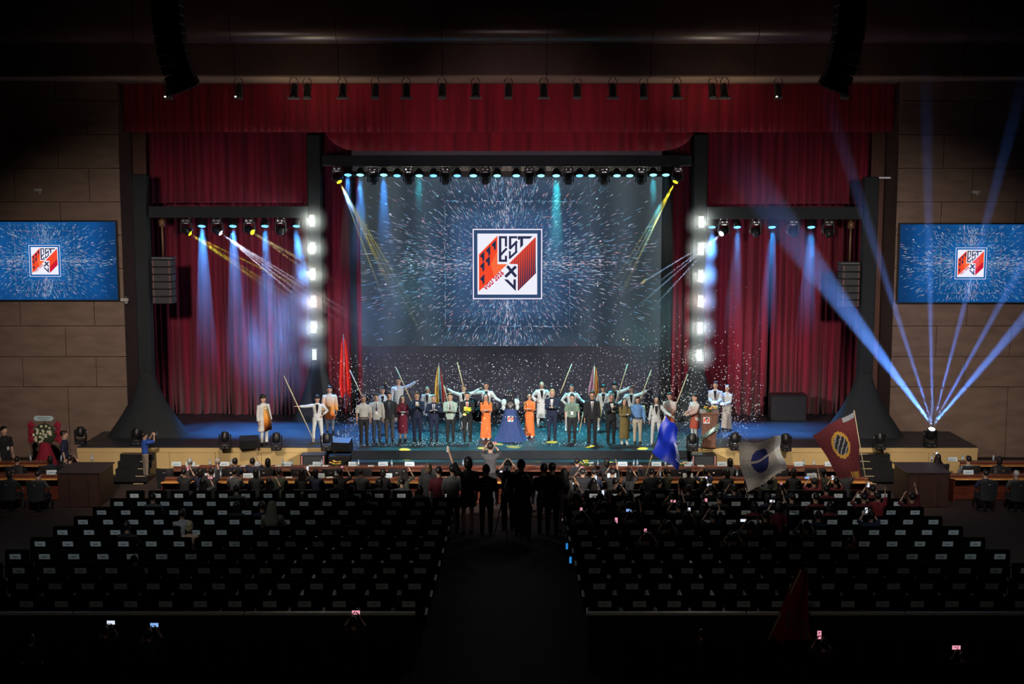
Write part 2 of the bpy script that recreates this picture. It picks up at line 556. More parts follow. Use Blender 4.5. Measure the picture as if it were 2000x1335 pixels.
# star cloth under the screen
bd = thing('star_cloth', 'black backdrop pricked with tiny white star lights under the big screen', 'backdrop')
a, b = P(694, 690, 51.2), P(1296, 690, 51.2)
q = MB()
nn = 60; vs = []; fs = []
for i in range(nn + 1):
    x = a.x + (b.x - a.x) * i / nn; y = 51.2 + 0.03 * math.sin(i * 1.1)
    vs += [(x, y, ST), (x, y, a.z + .3), (x, y + .04, ST), (x, y + .04, a.z + .3)]
for i in range(nn):
    k = i * 4
    fs += [(k, k + 4, k + 5, k + 1), (k + 2, k + 3, k + 7, k + 6), (k + 1, k + 5, k + 7, k + 3)]
q.add(vs, fs, smooth=True)
q.obj('cloth', mat('blue_black_cloth', (0.05, 0.05, 0.075), 0.9, scale=3), bd)
st = MB()
z = ST + .15; row = 0
while z < a.z:
    x = a.x + (0.1 if row % 2 else 0.27)
    while x < b.x:
        if R.random() < 0.92:
            s = R.uniform(.009, .017); xx = x + R.uniform(-.05, .05); zz = z + R.uniform(-.04, .04)
            st.add([(xx - s, 51.14, zz), (xx, 51.12, zz - s), (xx + s, 51.14, zz), (xx, 51.12, zz + s), (xx, 51.10, zz)], [(0, 1, 4), (1, 2, 4), (2, 3, 4), (3, 0, 4)])
        x += 0.34
    z += 0.16; row += 1
so = st.obj('star_light', emat('star_light', (0.75, 0.85, 1.0), 0.55), bd); so['kind'] = 'stuff'

# ================================================================== SCREENS
def screen_mat():
    m, N, L = nt('led_wall_picture')
    N.remove(N['Principled BSDF'])
    tc = N.new('ShaderNodeTexCoord')
    sx = N.new('ShaderNodeSeparateXYZ'); L.new(tc.outputs['Object'], sx.inputs[0])
    ax = N.new('ShaderNodeMath'); ax.operation = 'ABSOLUTE'; L.new(sx.outputs['X'], ax.inputs[0])
    az = N.new('ShaderNodeMath'); az.operation = 'ABSOLUTE'; L.new(sx.outputs['Z'], az.inputs[0])
    ln = N.new('ShaderNodeVectorMath'); ln.operation = 'LENGTH'; L.new(tc.outputs['Object'], ln.inputs[0])
    r = N.new('ShaderNodeValToRGB'); cr = r.color_ramp
    cr.elements[0].position = 0.0; cr.elements[0].color = (0.040, 0.095, 0.24, 1)
    cr.elements[1].position = 1.0; cr.elements[1].color = (0.045, 0.058, 0.066, 1)  # grey rim carries the haze wash over the picture in its colour
    e = cr.elements.new(0.38); e.color = (0.034, 0.070, 0.145, 1)
    e = cr.elements.new(0.62); e.color = (0.036, 0.054, 0.080, 1)
    nz = N.new('ShaderNodeTexNoise'); nz.inputs['Scale'].default_value = 1.1; nz.inputs['Detail'].default_value = 4
    L.new(tc.outputs['Object'], nz.inputs['Vector'])
    nm = N.new('ShaderNodeMath'); nm.operation = 'MULTIPLY_ADD'; nm.inputs[1].default_value = 1.6; nm.inputs[2].default_value = -0.8
    L.new(nz.outputs['Fac'], nm.inputs[0])
    ad = N.new('ShaderNodeMath'); ad.operation = 'ADD'; L.new(ln.outputs['Value'], ad.inputs[0]); L.new(nm.outputs[0], ad.inputs[1])
    mr = N.new('ShaderNodeMapRange'); mr.inputs[2].default_value = 6.0
    L.new(ad.outputs[0], mr.inputs[0]); L.new(mr.outputs[0], r.inputs[0])
    # square tunnel glow
    mx = N.new('ShaderNodeMath'); mx.operation = 'MAXIMUM'; L.new(ax.outputs[0], mx.inputs[0]); L.new(az.outputs[0], mx.inputs[1])
    wv = N.new('ShaderNodeMath'); wv.operation = 'SINE'
    ml = N.new('ShaderNodeMath'); ml.operation = 'MULTIPLY'; ml.inputs[1].default_value = 4.4; L.new(mx.outputs[0], ml.inputs[0]); L.new(ml.outputs[0], wv.inputs[0])
    g = N.new('ShaderNodeMapRange'); g.inputs[1].default_value = -1; g.inputs[2].default_value = 1; g.inputs[3].default_value = 0.85; g.inputs[4].default_value = 1.25
    L.new(wv.outputs[0], g.inputs[0])
    em = N.new('ShaderNodeEmission'); L.new(r.outputs[0], em.inputs[0]); L.new(g.outputs[0], em.inputs[1])
    L.new(em.outputs[0], N['Material Output'].inputs[0])
    return m, cr
M_scr, _ = screen_mat()
M_scr2 = M_scr.copy(); M_scr2.name = 'side_screen_picture'
for n_ in M_scr2.node_tree.nodes:
    if n_.type == 'VALTORGB':
        for e_, c_ in zip(n_.color_ramp.elements, ((0.008, 0.12, 0.38), (0.005, 0.05, 0.18), (0.008, 0.035, 0.10), (0.025, 0.032, 0.045))):
            e_.color = (*c_, 1)

E_white = emat('screen_white', (0.86, 0.86, 0.98), 1.0)
E_or = emat('emblem_orange_red', (0.90, 0.07, 0.025), 1.0)
E_or2 = emat('emblem_light_orange', (0.95, 0.15, 0.05), 1.0)
E_navy = emat('emblem_navy', (0.025, 0.028, 0.075), 1.0)
E_crim = emat('emblem_crimson', (0.60, 0.010, 0.035), 1.0)
E_line = emat('screen_frame_line', (0.9, 0.82, 1.0), 1.0)

def earclip(poly):
    from mathutils.geometry import tessellate_polygon
    return tessellate_polygon([[Vector((x, y, 0)) for x, y in poly]])

def emblem(name, parent, scale, y, stripes=True, em=(0, 1, 2, 3, 4, 5)):
    """flat printed emblem: white square, orange windowed block, striped block, letters"""
    m = MB()
    cx, cy = 797.0, 700.0
    depth = [0.0]
    def pt(x, yy): return ((x - cx) * scale, y - depth[0], -(yy - cy) * scale)
    def poly(pts, k):
        tri = earclip(pts)
        m.add([pt(*p) for p in pts], [tuple(t) for t in tri], k)
    def stroke(a, b, w, k):
        a = Vector(a); b = Vector(b); d = (b - a).normalized(); n = Vector((-d.y, d.x)) * w / 2
        poly([tuple(a + n), tuple(b + n), tuple(b - n), tuple(a - n)], k)
    poly([(443, 340), (1150, 340), (1150, 1060), (443, 1060)], 0)
    depth[0] = 0.004
    t = 13
    for a, b in (((388, 291), (1208, 291)), ((388, 1109), (1208, 1109)), ((394, 285), (394, 1115)), ((1202, 285), (1202, 1115))):
        stroke(a, b, t, 5)
    poly([(460, 585), (680, 365), (680, 700), (797, 700), (460, 1022)], 1)
    poly([(815, 693), (1132, 377), (1132, 810), (920, 1020), (920, 700)], 1)
    depth[0] = 0.008
    poly([(680, 540), (680, 700), (797, 700), (640, 850), (600, 700)], 2)
    for x0, y0 in ((612, 468), (545, 535), (475, 600), (540, 655), (475, 720), (475, 870)):
        poly([(x0, y0), (x0 + 50, y0 - 55), (x0 + 50, y0 + 50), (x0 + 28, y0 + 72), (x0 + 26, y0 + 28), (x0 + 6, y0 + 20)], 3)
    if stripes:
        for i in range(14):
            x0 = 838 + i * 21.5
            ytop = 693 - (x0 - 815) * 0.997
            ybot = 700 if x0 < 918 else 1020 - (x0 - 920) * 0.99
            w0, w1 = (6, 8) if x0 < 918 else (6, 17)
            if x0 > 918:
                poly([(x0, ytop + 8), (x0 + w0, ytop + 4), (x0 + w1, ybot - w1), (x0, ybot)], 3)
            else:
                poly([(x0, ytop + 8), (x0 + w0, ytop + 4), (x0 + w1, ybot), (x0, ybot)], 3)
    else:
        poly([(920, 860), (1132, 650), (1132, 810), (920, 1020)], 4)
    S = stroke
    # E
    S((711, 370), (711, 673), 30, 3); S((696, 383), (792, 383), 26, 3); S((780, 370), (780, 492), 26, 3)
    S((712, 598), (790, 512), 26, 3); S((696, 659), (792, 659), 28, 3); S((780, 600), (780, 672), 26, 3)
    # S
    S((815, 383), (914, 383), 26, 3); S((829, 370), (829, 512), 28, 3); S((822, 522), (912, 430), 26, 3)
    S((900, 430), (900, 556), 24, 3); S((818, 632), (912, 546), 24, 3); S((826, 545), (826, 636), 22, 3)
    # T
    poly([(920, 370), (1094, 370), (1062, 400), (950, 400), (935, 415), (920, 408)], 3)
    poly([(948, 398), (982, 398), (982, 478), (948, 510)], 3)
    # X, V
    S((795, 722), (900, 848), 34, 3); S((898, 728), (772, 850), 34, 3)
    poly([(757, 880), (800, 880), (868, 948), (868, 880), (897, 880), (897, 1020)], 3)
    o = m.obj(name, [E_white, E_or, E_or2, E_navy, E_crim, E_line], parent)
    # the year line, set diagonally
    cu = bpy.data.curves.new('lettering', 'FONT'); cu.body = 'VGU 2026'; cu.size = 60 * scale; cu.align_x = 'CENTER'; cu.align_y = 'CENTER'; cu.space_character = 1.16; cu.offset = 2.6 * scale
    tmp = bpy.data.objects.new('tmp', cu); COL.objects.link(tmp)
    dg = bpy.context.evaluated_depsgraph_get()
    me = bpy.data.meshes.new_from_object(tmp.evaluated_get(dg)); bpy.data.objects.remove(tmp)
    me.materials.clear(); me.materials.append(E_crim)
    to = link('lettering', me, o)
    a = math.radians(42.5)
    to.matrix_local = Matrix.Translation(pt(636, 894)) @ Matrix.Rotation(-a, 4, 'Y') @ Matrix.Rotation(PI / 2, 4, 'X')
    me.transform(Matrix.Diagonal((1.0, 1.25, 1, 1)))
    to.location.y = y - 0.02
    return o

def streaks(parent, hw, hh, n, y, seed, sc_=1.0, off=0.0, warm=0.5, avoid=1.45):
    """light particles of the picture, each a little flat lozenge on the screen"""
    rs = np.random.RandomState(seed)
    vs = []; fs = []; cols = []
    def loz(cx, cz, ang, ln, wd, c):
        k = len(vs)
        dx, dz = math.cos(ang) * ln, math.sin(ang) * ln
        nx, nz = -math.sin(ang) * wd, math.cos(ang) * wd
        vs.extend([(cx - dx, y, cz - dz), (cx + nx, y, cz + nz), (cx + dx, y, cz + dz), (cx - nx, y, cz - nz)])
        fs.append((k, k + 1, k + 2, k + 3)); cols.append((.045 + c[0] * .95, .08 + c[1] * .92, .13 + c[2] * .87, 1))
    pal = [(0.9, 0.9, 1.0), (0.75, 0.5, 0.75), (0.3, 0.5, 0.95), (0.15, 0.55, 0.9), (1.0, 0.35, 0.35), (0.35, 0.75, 0.85)]
    i = 0
    while i < n:
        a = rs.uniform(0, 2 * PI)
        r = abs(rs.normal(0, 1)) * 2.6 * sc_ + 0.9 * sc_
        # favour the four walls of the tunnel
        if rs.rand() < 0.35: a = round(a / (PI / 2)) * (PI / 2) + rs.normal(0, 0.16)
        x, z = r * math.cos(a) * 1.12, r * math.sin(a)
        if abs(x) > hw - .06 or abs(z) > hh - .06: continue
        i += 1
        if abs(x) < avoid * sc_ and abs(z) < avoid * sc_: continue
        q = rs.rand()
        c = pal[int(rs.choice(6, p=[.26, .18, .24, .20, .06, .06]))]
        b = rs.uniform(.18, .9) ** 1.3 * (1.0 if r < 3.5 * sc_ else .7)
        ln = rs.uniform(.02, .085) * (0.5 + r / 2.6 / sc_) * sc_ ** .5
        wd = rs.uniform(.006, .014) * sc_ ** .5
        if r > 3.2 * sc_ and q < .05: ln = rs.uniform(.03, .06) * sc_ ** .5; wd = ln * .7; b = min(1, b * 1.3)
        loz(x + off, z, math.atan2(z, x), ln, wd, (c[0] * b, c[1] * b, c[2] * b, 1))
    # lines of the square tunnel
    for half, br in ((2.50, .75), (1.9, .3), (3.3, .16)):
        h_ = half * sc_
        if h_ > hh: continue
        for side in range(4):
            t = -h_
            while t < h_:
                s = rs.uniform(.03, .16) * sc_; b = br * rs.uniform(.1, 1) ** 2
                c = pal[int(rs.choice(6, p=[.25, .2, .25, .15, .12, .03]))]
                u = t + s
                jit = rs.normal(0, .015) * sc_
                if side == 0: loz(u + off, h_ + jit, 0, s, .018 * sc_, tuple(k * b for k in c) + (1,))
                if side == 1: loz(u + off, -h_ + jit, 0, s, .018 * sc_, tuple(k * b for k in c) + (1,))
                if side == 2: loz(h_ + jit + off, u, PI / 2, s, .014 * sc_, tuple(k * b for k in c) + (1,))
                if side == 3: loz(-h_ + jit + off, u, PI / 2, s, .014 * sc_, tuple(k * b for k in c) + (1,))
                t += s * 1.6
    # spokes
    for side in range(4):
        for _ in range(60):
            r = rs.uniform(1.5, 4.4) * sc_; a = side * PI / 2 + rs.normal(0, .02)
            x, z = r * math.cos(a), r * math.sin(a)
            if abs(x) > hw - .1 or abs(z) > hh - .1: continue
            b = rs.uniform(.2, .9)
            loz(x + off, z, a, rs.uniform(.02, .09) * sc_, .012 * sc_, (b, b * .85, b, 1))
    me = bpy.data.meshes.new('light_streak'); me.from_pydata(vs, [], fs)
    at = me.color_attributes.new('Col', 'FLOAT_COLOR', 'CORNER')
    at.data.foreach_set('color', np.repeat(np.array(cols, dtype=np.float32), 4, axis=0).ravel())
    me.materials.append(attr_emat('streak_light'))
    o = link('light_streak', me, parent); o['kind'] = 'stuff'
    return o

def screen(name, px0, px1, py0, py1, D, lcx, lcy, lsc, label, mt, n, seed, sc_, stripes, warmc):
    a, b = P(px0, (py0 + py1) / 2, D), P(px1, (py0 + py1) / 2, D)
    zt, zb = P(1000, py0, D).z, P(1000, py1, D).z
    c = P(lcx, lcy, D)
    t = thing(name, label, 'screen', (c.x, D, c.z))
    L_, R_ = a.x - c.x, b.x - c.x
    T_, B_ = zt - c.z, zb - c.z
    m = MB(); m.box(((L_ + R_) / 2, 0.06, (T_ + B_) / 2), (R_ - L_, 0.12, T_ - B_))
    m.obj('panel', mt, t)
    f = MB()
    for bx in (((L_ + R_) / 2, T_ + .03, R_ - L_ + .12, .06), ((L_ + R_) / 2, B_ - .03, R_ - L_ + .12, .06)):
        f.box((bx[0], .05, bx[1]), (bx[2], .16, bx[3]))
    for x in (L_ - .03, R_ + .03): f.box((x, .05, (T_ + B_) / 2), (.06, .16, T_ - B_))
    f.obj('frame', M_plastic, t)
    emblem('emblem', t, lsc, -0.03, stripes)
    # streaks: centred on the emblem, clipped to the panel
    hw = min(-L_, R_) if stripes else min(abs(L_), abs(R_))
    streaks(t, hw, min(T_, -B_), n, -0.012, seed, sc_, 0, avoid=1.42)
    return t
S1 = FPX / 51.4
scr = screen('led_screen', 694, 1294, 345, 690, 51.3, 991, 515.5, (1 / 6.07) / S1 * 1.0, 'huge projected screen in the centre of the stage with the square emblem', M_scr, 5200, 3, 1.0, True, 0)
S2 = FPX / 47.6
screen('side_screen', -52, 228, 433, 585, DW - .1, 88, 509, (1 / 6.07) / S2 * .447, 'wide video screen on the left brown wall repeating the emblem', M_scr2, 2600, 4, .44, False, 0)
screen('side_screen', 1756, 2036, 438, 590, DW - .1, 1895.5, 514, (1 / 6.07) / S2 * .447, 'wide video screen on the right brown wall repeating the emblem', M_scr2, 2600, 5, .44, False, 0)
# pale roller case over the screen and its grey header
a, b = P(687, 330, 50.6), P(1293, 330, 50.6)
t = thing('screen_case', 'cream plaster roller housing above the big screen behind the lamps', 'housing', (0, 0, 0))
m = MB(); zt, zb = P(1000, 322, 50.6).z, P(1000, 334, 50.6).z
m.box(((a.x + b.x) / 2, 50.7, (zt + zb) / 2 + .1), (b.x - a.x, .3, zt - zb + .2), bev=.02)
m.obj('case', mat('cream_plaster', (0.62, 0.60, 0.50), 0.7, var=.35, scale=6), t)
m = MB(); zt2, zb2 = P(1000, 333, 50.6).z, P(1000, 345, 50.6).z
m.box(((a.x + b.x) / 2, 50.72, (zt2 + zb2) / 2), (b.x - a.x, .2, zt2 - zb2), bev=.02)
m.obj('bottom_rail', M_plastic, t)
for x in (a.x + 1, 0, b.x - 1):
    m = MB(); m.tube([(x, 50.7, zt), (x, 50.7, 17.1)], .02, 6); m.obj('hanger', M_dark, t)
m = MB(); zt, zb = P(1000, 292, 49.3).z, P(1000, 303, 49.3).z
a, b = P(687, 300, 49.3), P(1293, 300, 49.3)
m.box(((a.x + b.x) / 2, 49.3, (zt + zb) / 2), (b.x - a.x, .1, zt - zb))
t = thing('header_board', 'long grey board above the upper black truss', 'board')
m.obj('board', mat('grey_header', (0.12, 0.12, 0.15), .7), t)
for x in (a.x + 1, b.x - 1):
    m = MB(); m.tube([(x, 49.3, zt - .05), (x, 49.3, 17.1)], .02, 6); m.obj('hanger', M_dark, t)

# ================================================================== TRUSSES
def beam_box(name, x0, x1, y0, y1, D, dep=0.5, parent=None):
    m = MB()
    za, zb = P(1000, y0, D).z, P(1000, y1, D).z
    m.box(((x0 + x1) / 2, D + dep / 2, (za + zb) / 2), (abs(x1 - x0), dep, abs(za - zb)), bev=.04)
    return m.obj(name, M_truss, parent)
def tower(px0, px1, ytop, D, skirt_y, sk, label):
    """wrapped truss tower with a flared cloth skirt at its foot"""
    t = thing('truss_tower', label, 'truss')
    x0, x1 = P(px0, 500, D).x, P(px1, 500, D).x
    za = P(1000, ytop, D).z; zs = P(1000, skirt_y, D).z
    m = MB(); m.box(((x0 + x1) / 2, D + .25, (za + zs) / 2), (x1 - x0, .5, za - zs), bev=.04); m.obj('column', M_truss, t)
    m = MB(); cx = (x0 + x1) / 2
    prof = [(zs + .15, (x1 - x0) / 2 + .02)]
    hgt = zs - ST
    for q in (0, .1, .25, .45, .7, 1.0):
        prof.append((zs - hgt * q, (x1 - x0) / 2 + .02 + sk * (q ** 1.35)))
    n = 24; vs = []; fs = []
    for i, (z, r) in enumerate(prof):
        for j in range(n):
            a_ = 2 * PI * j / n
            c_, s_ = math.cos(a_), math.sin(a_)
            e = (abs(c_) ** 4 + abs(s_) ** 4) ** -.25 if i < 4 else 1.0 + .35 * ((abs(c_) ** 4 + abs(s_) ** 4) ** -.25 - 1)
            wv_ = 1 + .03 * math.sin(j * 2.5) * i / 6
            vs.append((cx + r * c_ * e * wv_, D + .25 + min(r, .25 + .30 * (r - .25)) * s_ * e * wv_, max(z, ST)))
    for i in range(len(prof) - 1):
        for j in range(n):
            q2 = (j + 1) % n
            fs.append((i * n + j, i * n + n + j, i * n + n + q2, i * n + q2))
    fs.append(tuple(range(n)))
    m.add(vs, fs, smooth=True); m.obj('base_skirt', M_truss, t)
    return t
DO, DI = 46.25, 49.4
tower(262, 289, 340, DO, 735, 1.22, 'left outer black wrapped truss tower with a wide cloth skirt')
tower(1686, 1713, 345, DO, 735, 1.22, 'right outer black wrapped truss tower with a wide cloth skirt')
TL = tower(602, 629, 262, DI, 715, .75, 'left inner black truss tower carrying the column of white lamps')
TR = tower(1352, 1380, 262, DI, 718, .75, 'right inner black truss tower carrying the column of white lamps')
xi0, xi1 = P(629, 310, DI).x, P(1352, 310, DI).x
o = beam_box('truss_bar', xi0, xi1, 302, 324, DI); tag(o, 'upper black truss bar spanning above the big screen', 'truss')
def slant_bar(pa, Da, pb, Db, y0, y1, dep=.45):
    m = MB(); vs = []
    for px, D in ((pa, Da), (pb, Db)):
        for dd in (0, dep):
            for py in (y1, y0):
                q = P(px, py, D); vs.append((q.x, D + dd, q.z))
    m.add(vs, [(0, 4, 5, 1), (2, 3, 7, 6), (1, 5, 7, 3), (0, 2, 6, 4), (0, 1, 3, 2), (4, 6, 7, 5)])
    return m.obj('truss_bar', M_truss)
def DL(px): return 46.45 + (px - 289) / (602 - 289) * 3.0
def DR(px): return 46.45 + (1686 - px) / (1686 - 1380) * 3.0
o = slant_bar(290, 46.3, 601, 49.3, 403, 425); tag(o, 'black truss bar over the left drape carrying eight lamps', 'truss')
o = slant_bar(1381, 49.3, 1685, 46.3, 404, 428); tag(o, 'black truss bar over the right drape carrying eight lamps', 'truss')

# ================================================================== LAMPS
E_cyan = emat('cyan_lens', (0.25, 0.85, 1.0), 2.2)
E_blue = emat('blue_lens', (0.12, 0.42, 1.0), 2.6)
E_yel = emat('yellow_lens', (1.0, 0.95, 0.02), 3.0)
E_wht = emat('white_lens', (0.9, 0.9, 1.0), 5.0)
M_lens = mat('dark_lens', (0.02, 0.03, 0.04), 0.08)
M_chrome = mat('chrome_bits', (0.55, 0.57, 0.6), 0.25, 0.9)

def par_lamp(px, py, D, ztop, colr, label, grp, tilt=-0.38, on=True, watts=60, beam=0):
    c = P(px, py, D)
    t = thing('par_lamp', label, 'stage lamp', (c.x, D, c.z), 0, grp)
    m = MB()
    m.rings([(0, 0, .30, .03, .03), (0, 0, .27, .09, .09), (0, 0, .16, .15, .15), (0, 0, .02, .165, .165), (0, 0, -.01, .165, .165)], 14)
    m.obj('housing', M_plastic, t)
    m = MB(); m.rings([(0, 0, -.012, .14, .14), (0, 0, -.025, .12, .12)], 14)
    m.obj('lens', colr, t)
    m = MB()
    for s in (-1, 1): m.box((s * .175, 0, .17), (.012, .04, .34))
    m.box((0, 0, .34), (.362, .04, .012)); m.tube([(0, 0, .34), (0, 0, max(.36, ztop - c.z))], .015, 6)
    m.obj('bracket', M_dark, t)
    for o in t.children: o.rotation_euler = (tilt, 0, 0)
    return t

def cone_beam(parent, p0, p1, r0, r1, dens, name='light_beam'):
    """the shaft of smoke lit by the lamp: scattering smoke added only inside the cone so that the beam shows"""
    m = MB(); m.tube([p0, p1], [r0, r1], 14)
    inv = Matrix.Translation(-Vector(parent.location)) if parent is not None else Matrix.Identity(4)
    rz = parent.rotation_euler.z if parent is not None else 0
    m.xf(Matrix.Rotation(-rz, 4, 'Z') @ inv)
    ln = max((Vector(p1) - Vector(p0)).length, .1)
    q = (Vector(p1) - (Vector(parent.location) if parent is not None else Vector())).length
    q = round(q * 2) / 2
    o = m.obj(name, haze_mat('smoke_%g_%g' % (dens, q), dens, fade=(q * .4, q * .99)), parent)
    return o

def moving_head(loc, up, face, label, grp, lens=None, rz=0.0, scale=1.0, drop=0.0):
    """yoke lamp; up=1 stands on the deck, up=-1 hangs; face = aim direction (world)"""
    t = thing('moving_head', label, 'stage lamp', loc, rz, grp)
    s = scale; u = up
    m = MB(); m.box((0, 0, u * .07 * s), (.36 * s, .32 * s, .14 * s), bev=.02); m.obj('base', M_plastic, t)
    m = MB()
    for k in (-1, 1): m.box((k * .19 * s, 0, u * .33 * s), (.045 * s, .14 * s, .40 * s), bev=.012)
    m.box((0, 0, u * .16 * s), (.42 * s, .16 * s, .05 * s), bev=.012)
    m.obj('yoke', M_plastic, t)
    f = Vector(face).normalized(); f.rotate(Euler((0, 0, -rz)))
    c = Vector((0, 0, u * .42 * s))
    q = f.to_track_quat('Z', 'Y').to_matrix().to_4x4()
    m = MB(); m.rings([(0, 0, -.17 * s, .07 * s, .07 * s), (0, 0, -.14 * s, .13 * s, .13 * s), (0, 0, 0, .15 * s, .15 * s), (0, 0, .14 * s, .14 * s, .14 * s), (0, 0, .19 * s, .12 * s, .12 * s)], 14)
    m.xf(Matrix.Translation(c) @ q); hd_ = m.obj('head', M_plastic, t)
    m = MB(); m.rings([(0, 0, .19 * s, .105 * s, .105 * s), (0, 0, .205 * s, .07 * s, .07 * s)], 14); m.xf(Matrix.Translation(c) @ q)
    m.obj('lens', lens or M_lens, t)
    m = MB()
    for k in (-1, 1):
        m.box((k * .08 * s, -.165 * s, u * .07 * s), (.05 * s, .012, .05 * s)); m.ell((k * .216 * s, 0, u * .42 * s), (.02, .05, .05), 8, 6)
    m.box((0, -.082 * s, u * .165 * s), (.16 * s, .012, .03 * s)); m.obj('fitting', M_chrome, t)['kind'] = 'stuff'
    if up < 0:
        m = MB()
        for k in (-1, 1):
            m.tube([(k * .11, 0, -0.01), (k * .11, 0, drop + .02)], .016, 6); m.box((k * .11, 0, drop * .5), (.05, .05, .05), bev=.01)
        m.obj('clamp', M_chrome, t)
    return t, Vector(loc) + Vector((0, 0, u * .42 * s)) + Vector(face).normalized() * .27 * s

def shaft(parent, src, dst, watts, col, deg, dens, reach=1.0, rad=.008, r0=.022):
    """spot light plus the smoke cone it lights"""
    src = Vector(src); dst = Vector(dst)
    d = dst - src; ln = d.length * reach
    src2 = src + d.normalized() * .03
    spot('beam_light', src2, dst, watts, col, deg, .35, rad)
    cone_beam(parent, src2 + d.normalized() * .02, src2 + d.normalized() * ln, r0, r0 + math.tan(math.radians(deg / 2)) * ln, dens)

def bundle(t, src, g, watts, col):
    """the first metre and a half, where the thin rays still run together"""
    src = Vector(src); d = (Vector(g) - src).normalized()
    spot('bundle_light', src + d * .02, g, watts, col, 4.5, .5, .025)
    cone_beam(t, src + d * .03, src + d * 1.9, .045, .12, .5)
BLUE = (0.05, 0.32, 1.0); CYAN = (0.04, 0.75, 0.95); YEL = (1.0, 0.85, 0.03)
ztb = P(1000, 324, DI).z
DT = DI + .1
tops = [('p', 679.5, 0), ('p', 703.5, 1), ('p', 749.5, 1), ('p', 775.6, 0), ('p', 818.6, 1), ('p', 846.6, 0), ('p', 893, 0), ('p', 924.5, 1), ('p', 971, 1),
        ('p', 1008.5, 1), ('p', 1056.5, 1), ('p', 1086.5, 1), ('p', 1132, 0), ('p', 1156, 1), ('p', 1205, 1), ('p', 1230, 1), ('p', 1276, 1), ('p', 1300.5, 1)]
for i, (_, px, cy) in enumerate(tops):
    py = 341 - 0.0 + (1.5 if 760 < px < 1240 else 0)
    t = par_lamp(px, py, DT, ztb, E_cyan if cy else E_blue, '%s par lamp under the upper truss, %s from the left' % ('cyan' if cy else 'blue', ORD[i]), 'par lamps under the upper truss')
    c = P(px, py, DT)
    dst = Vector((c.x * 0.98, 45.4 if i % 4 == 0 else 47.4, ST))
    if i % 2 == 0 or i in (1, 11):
        spot('par_light', (c.x, DT, c.z - .06), dst, 8000, CYAN if (i > 3) else BLUE, 26, .8, .1)
    if i in (0, 1, 2, 3, 4, 11, 16, 17):
        e_ = Vector((c.x, DT, c.z - .08)); f_ = Vector((c.x, DT - .05, c.z - 4.2))
        spot('beam_light', e_ + Vector((0, 0, .02)), f_, 120, (0.03, .55, 1.0) if cy else (.15, .15, 1.0), 11, .6, .1)
        cone_beam(t, e_, f_, .12, .5, .12)
heads_top = [728, 798, 870, 948, 1034, 1110, 1180, 1252]
for i, px in enumerate(heads_top):
    c = P(px, 327, DT)
    moving_head((c.x, DT, c.z), -1, (0, -.35, -1), 'unlit black moving head lamp under the upper truss, %s from the left' % ORD[i], 'unlit moving heads under the upper truss', drop=max(.05, ztb - c.z), scale=1.05)
# the two yellow lamps at the ends of the upper truss
spots_l = [(857, 874), (905, 868), (945, 874), (965, 866), (925, 881)]
spots_r = [(1078, 863), (1003, 872), (1040, 868), (1060, 882)]
for px, lst, lab in ((658.5, spots_l, 'left'), (1323.5, spots_r, 'right')):
    c = P(px, 326, DT)
    first = G(lst[2][0], lst[2][1], ST)
    d = first - Vector((c.x, DT, c.z - .45))
    t, src = moving_head((c.x, DT, c.z), -1, d, 'moving head lamp throwing thin yellow beams, %s end of the upper truss' % lab, None, E_yel, drop=ztb - c.z)
    bundle(t, src, G(lst[1][0], lst[1][1], ST), 1500, YEL)
    for sx, sy in lst:
        g = G(sx, sy, ST)
        shaft(t, src, g, 70000 if lab == 'left' else 50000, YEL, 1.0, .3, reach=.62 if lab == 'left' else .5)
for lx, lst in ((658.5, ((790, 877), (945, 874), (970, 867), (1003, 872))), (1323.5, ((1078, 863), (1150, 871), (1195, 885), (1255, 875), (1050, 887)))):
    c = P(lx, 345, DT - .3)
    for sx, sy in lst: spot('gobo_light', c, G(sx, sy, ST), 130000, YEL, 2.0, .3, .03)
# side bars
lheads = [(364, E_yel, [(530, 565), (552, 585), (600, 600), (585, 560)], YEL), (424, E_wht, [(600, 570), (625, 600), (650, 590), (680, 620), (575, 575)], (.8, .75, 1.0)), (487, E_yel, [(600, 512), (640, 540), (600, 530)], (1, .8, .3)), (548, None, [], None)]
DS = 48.95
for i, (px, ln_, tg, cl) in enumerate(lheads):
    DS = DL(px) + .1; c = P(px, 427, DS); zt = P(1000, 425, DS).z
    if tg:
        q0 = P(tg[0][0], tg[0][1], 46.5); d = q0 - c
    else: d = Vector((0, -.4, -1))
    t, src = moving_head((c.x, DS, c.z), -1, d, '%s moving head lamp under the left truss bar, %s from the left' % ({0: 'yellow', 1: 'white beaming', 2: 'yellow', 3: 'unlit'}[i], ORD[i]), None, ln_, drop=max(.05, zt - c.z))
    if tg: bundle(t, src, P(tg[1][0], tg[1][1], DS - 2.0), (1200, 2000, 900)[i], cl)
    for k, (sx, sy) in enumerate(tg):
        g = P(sx, sy, DS - 1.8 - .2 * k)
        g = src + (g - src) * 1.35
        shaft(t, src, g, (60000, 130000, 40000)[i], cl, 1.0, .3)
for i, px in enumerate((394, 455, 517.5, 579)):
    DS = DL(px) + .1; c = P(px, 441, DS)
    t = par_lamp(px, 441, DS, P(1000, 425, DS).z, E_blue, 'bright blue par lamp under the left truss bar, %s from the left' % ORD[i], 'par lamps under the left truss bar')
    spot('par_light', (c.x, DS, c.z - .05), (c.x + .3, 47.6, ST), 11000, BLUE, 30, .8, .1)
    e_ = Vector((c.x, DS, c.z - .08)); f_ = Vector((c.x, DS + .3, c.z - 6.0))
    spot('beam_light', e_ + Vector((0, 0, .02)), f_, 230, (0.02, .20, 1.0), 8, .6, .1)
    cone_beam(t, e_, f_, .13, .5, .09)
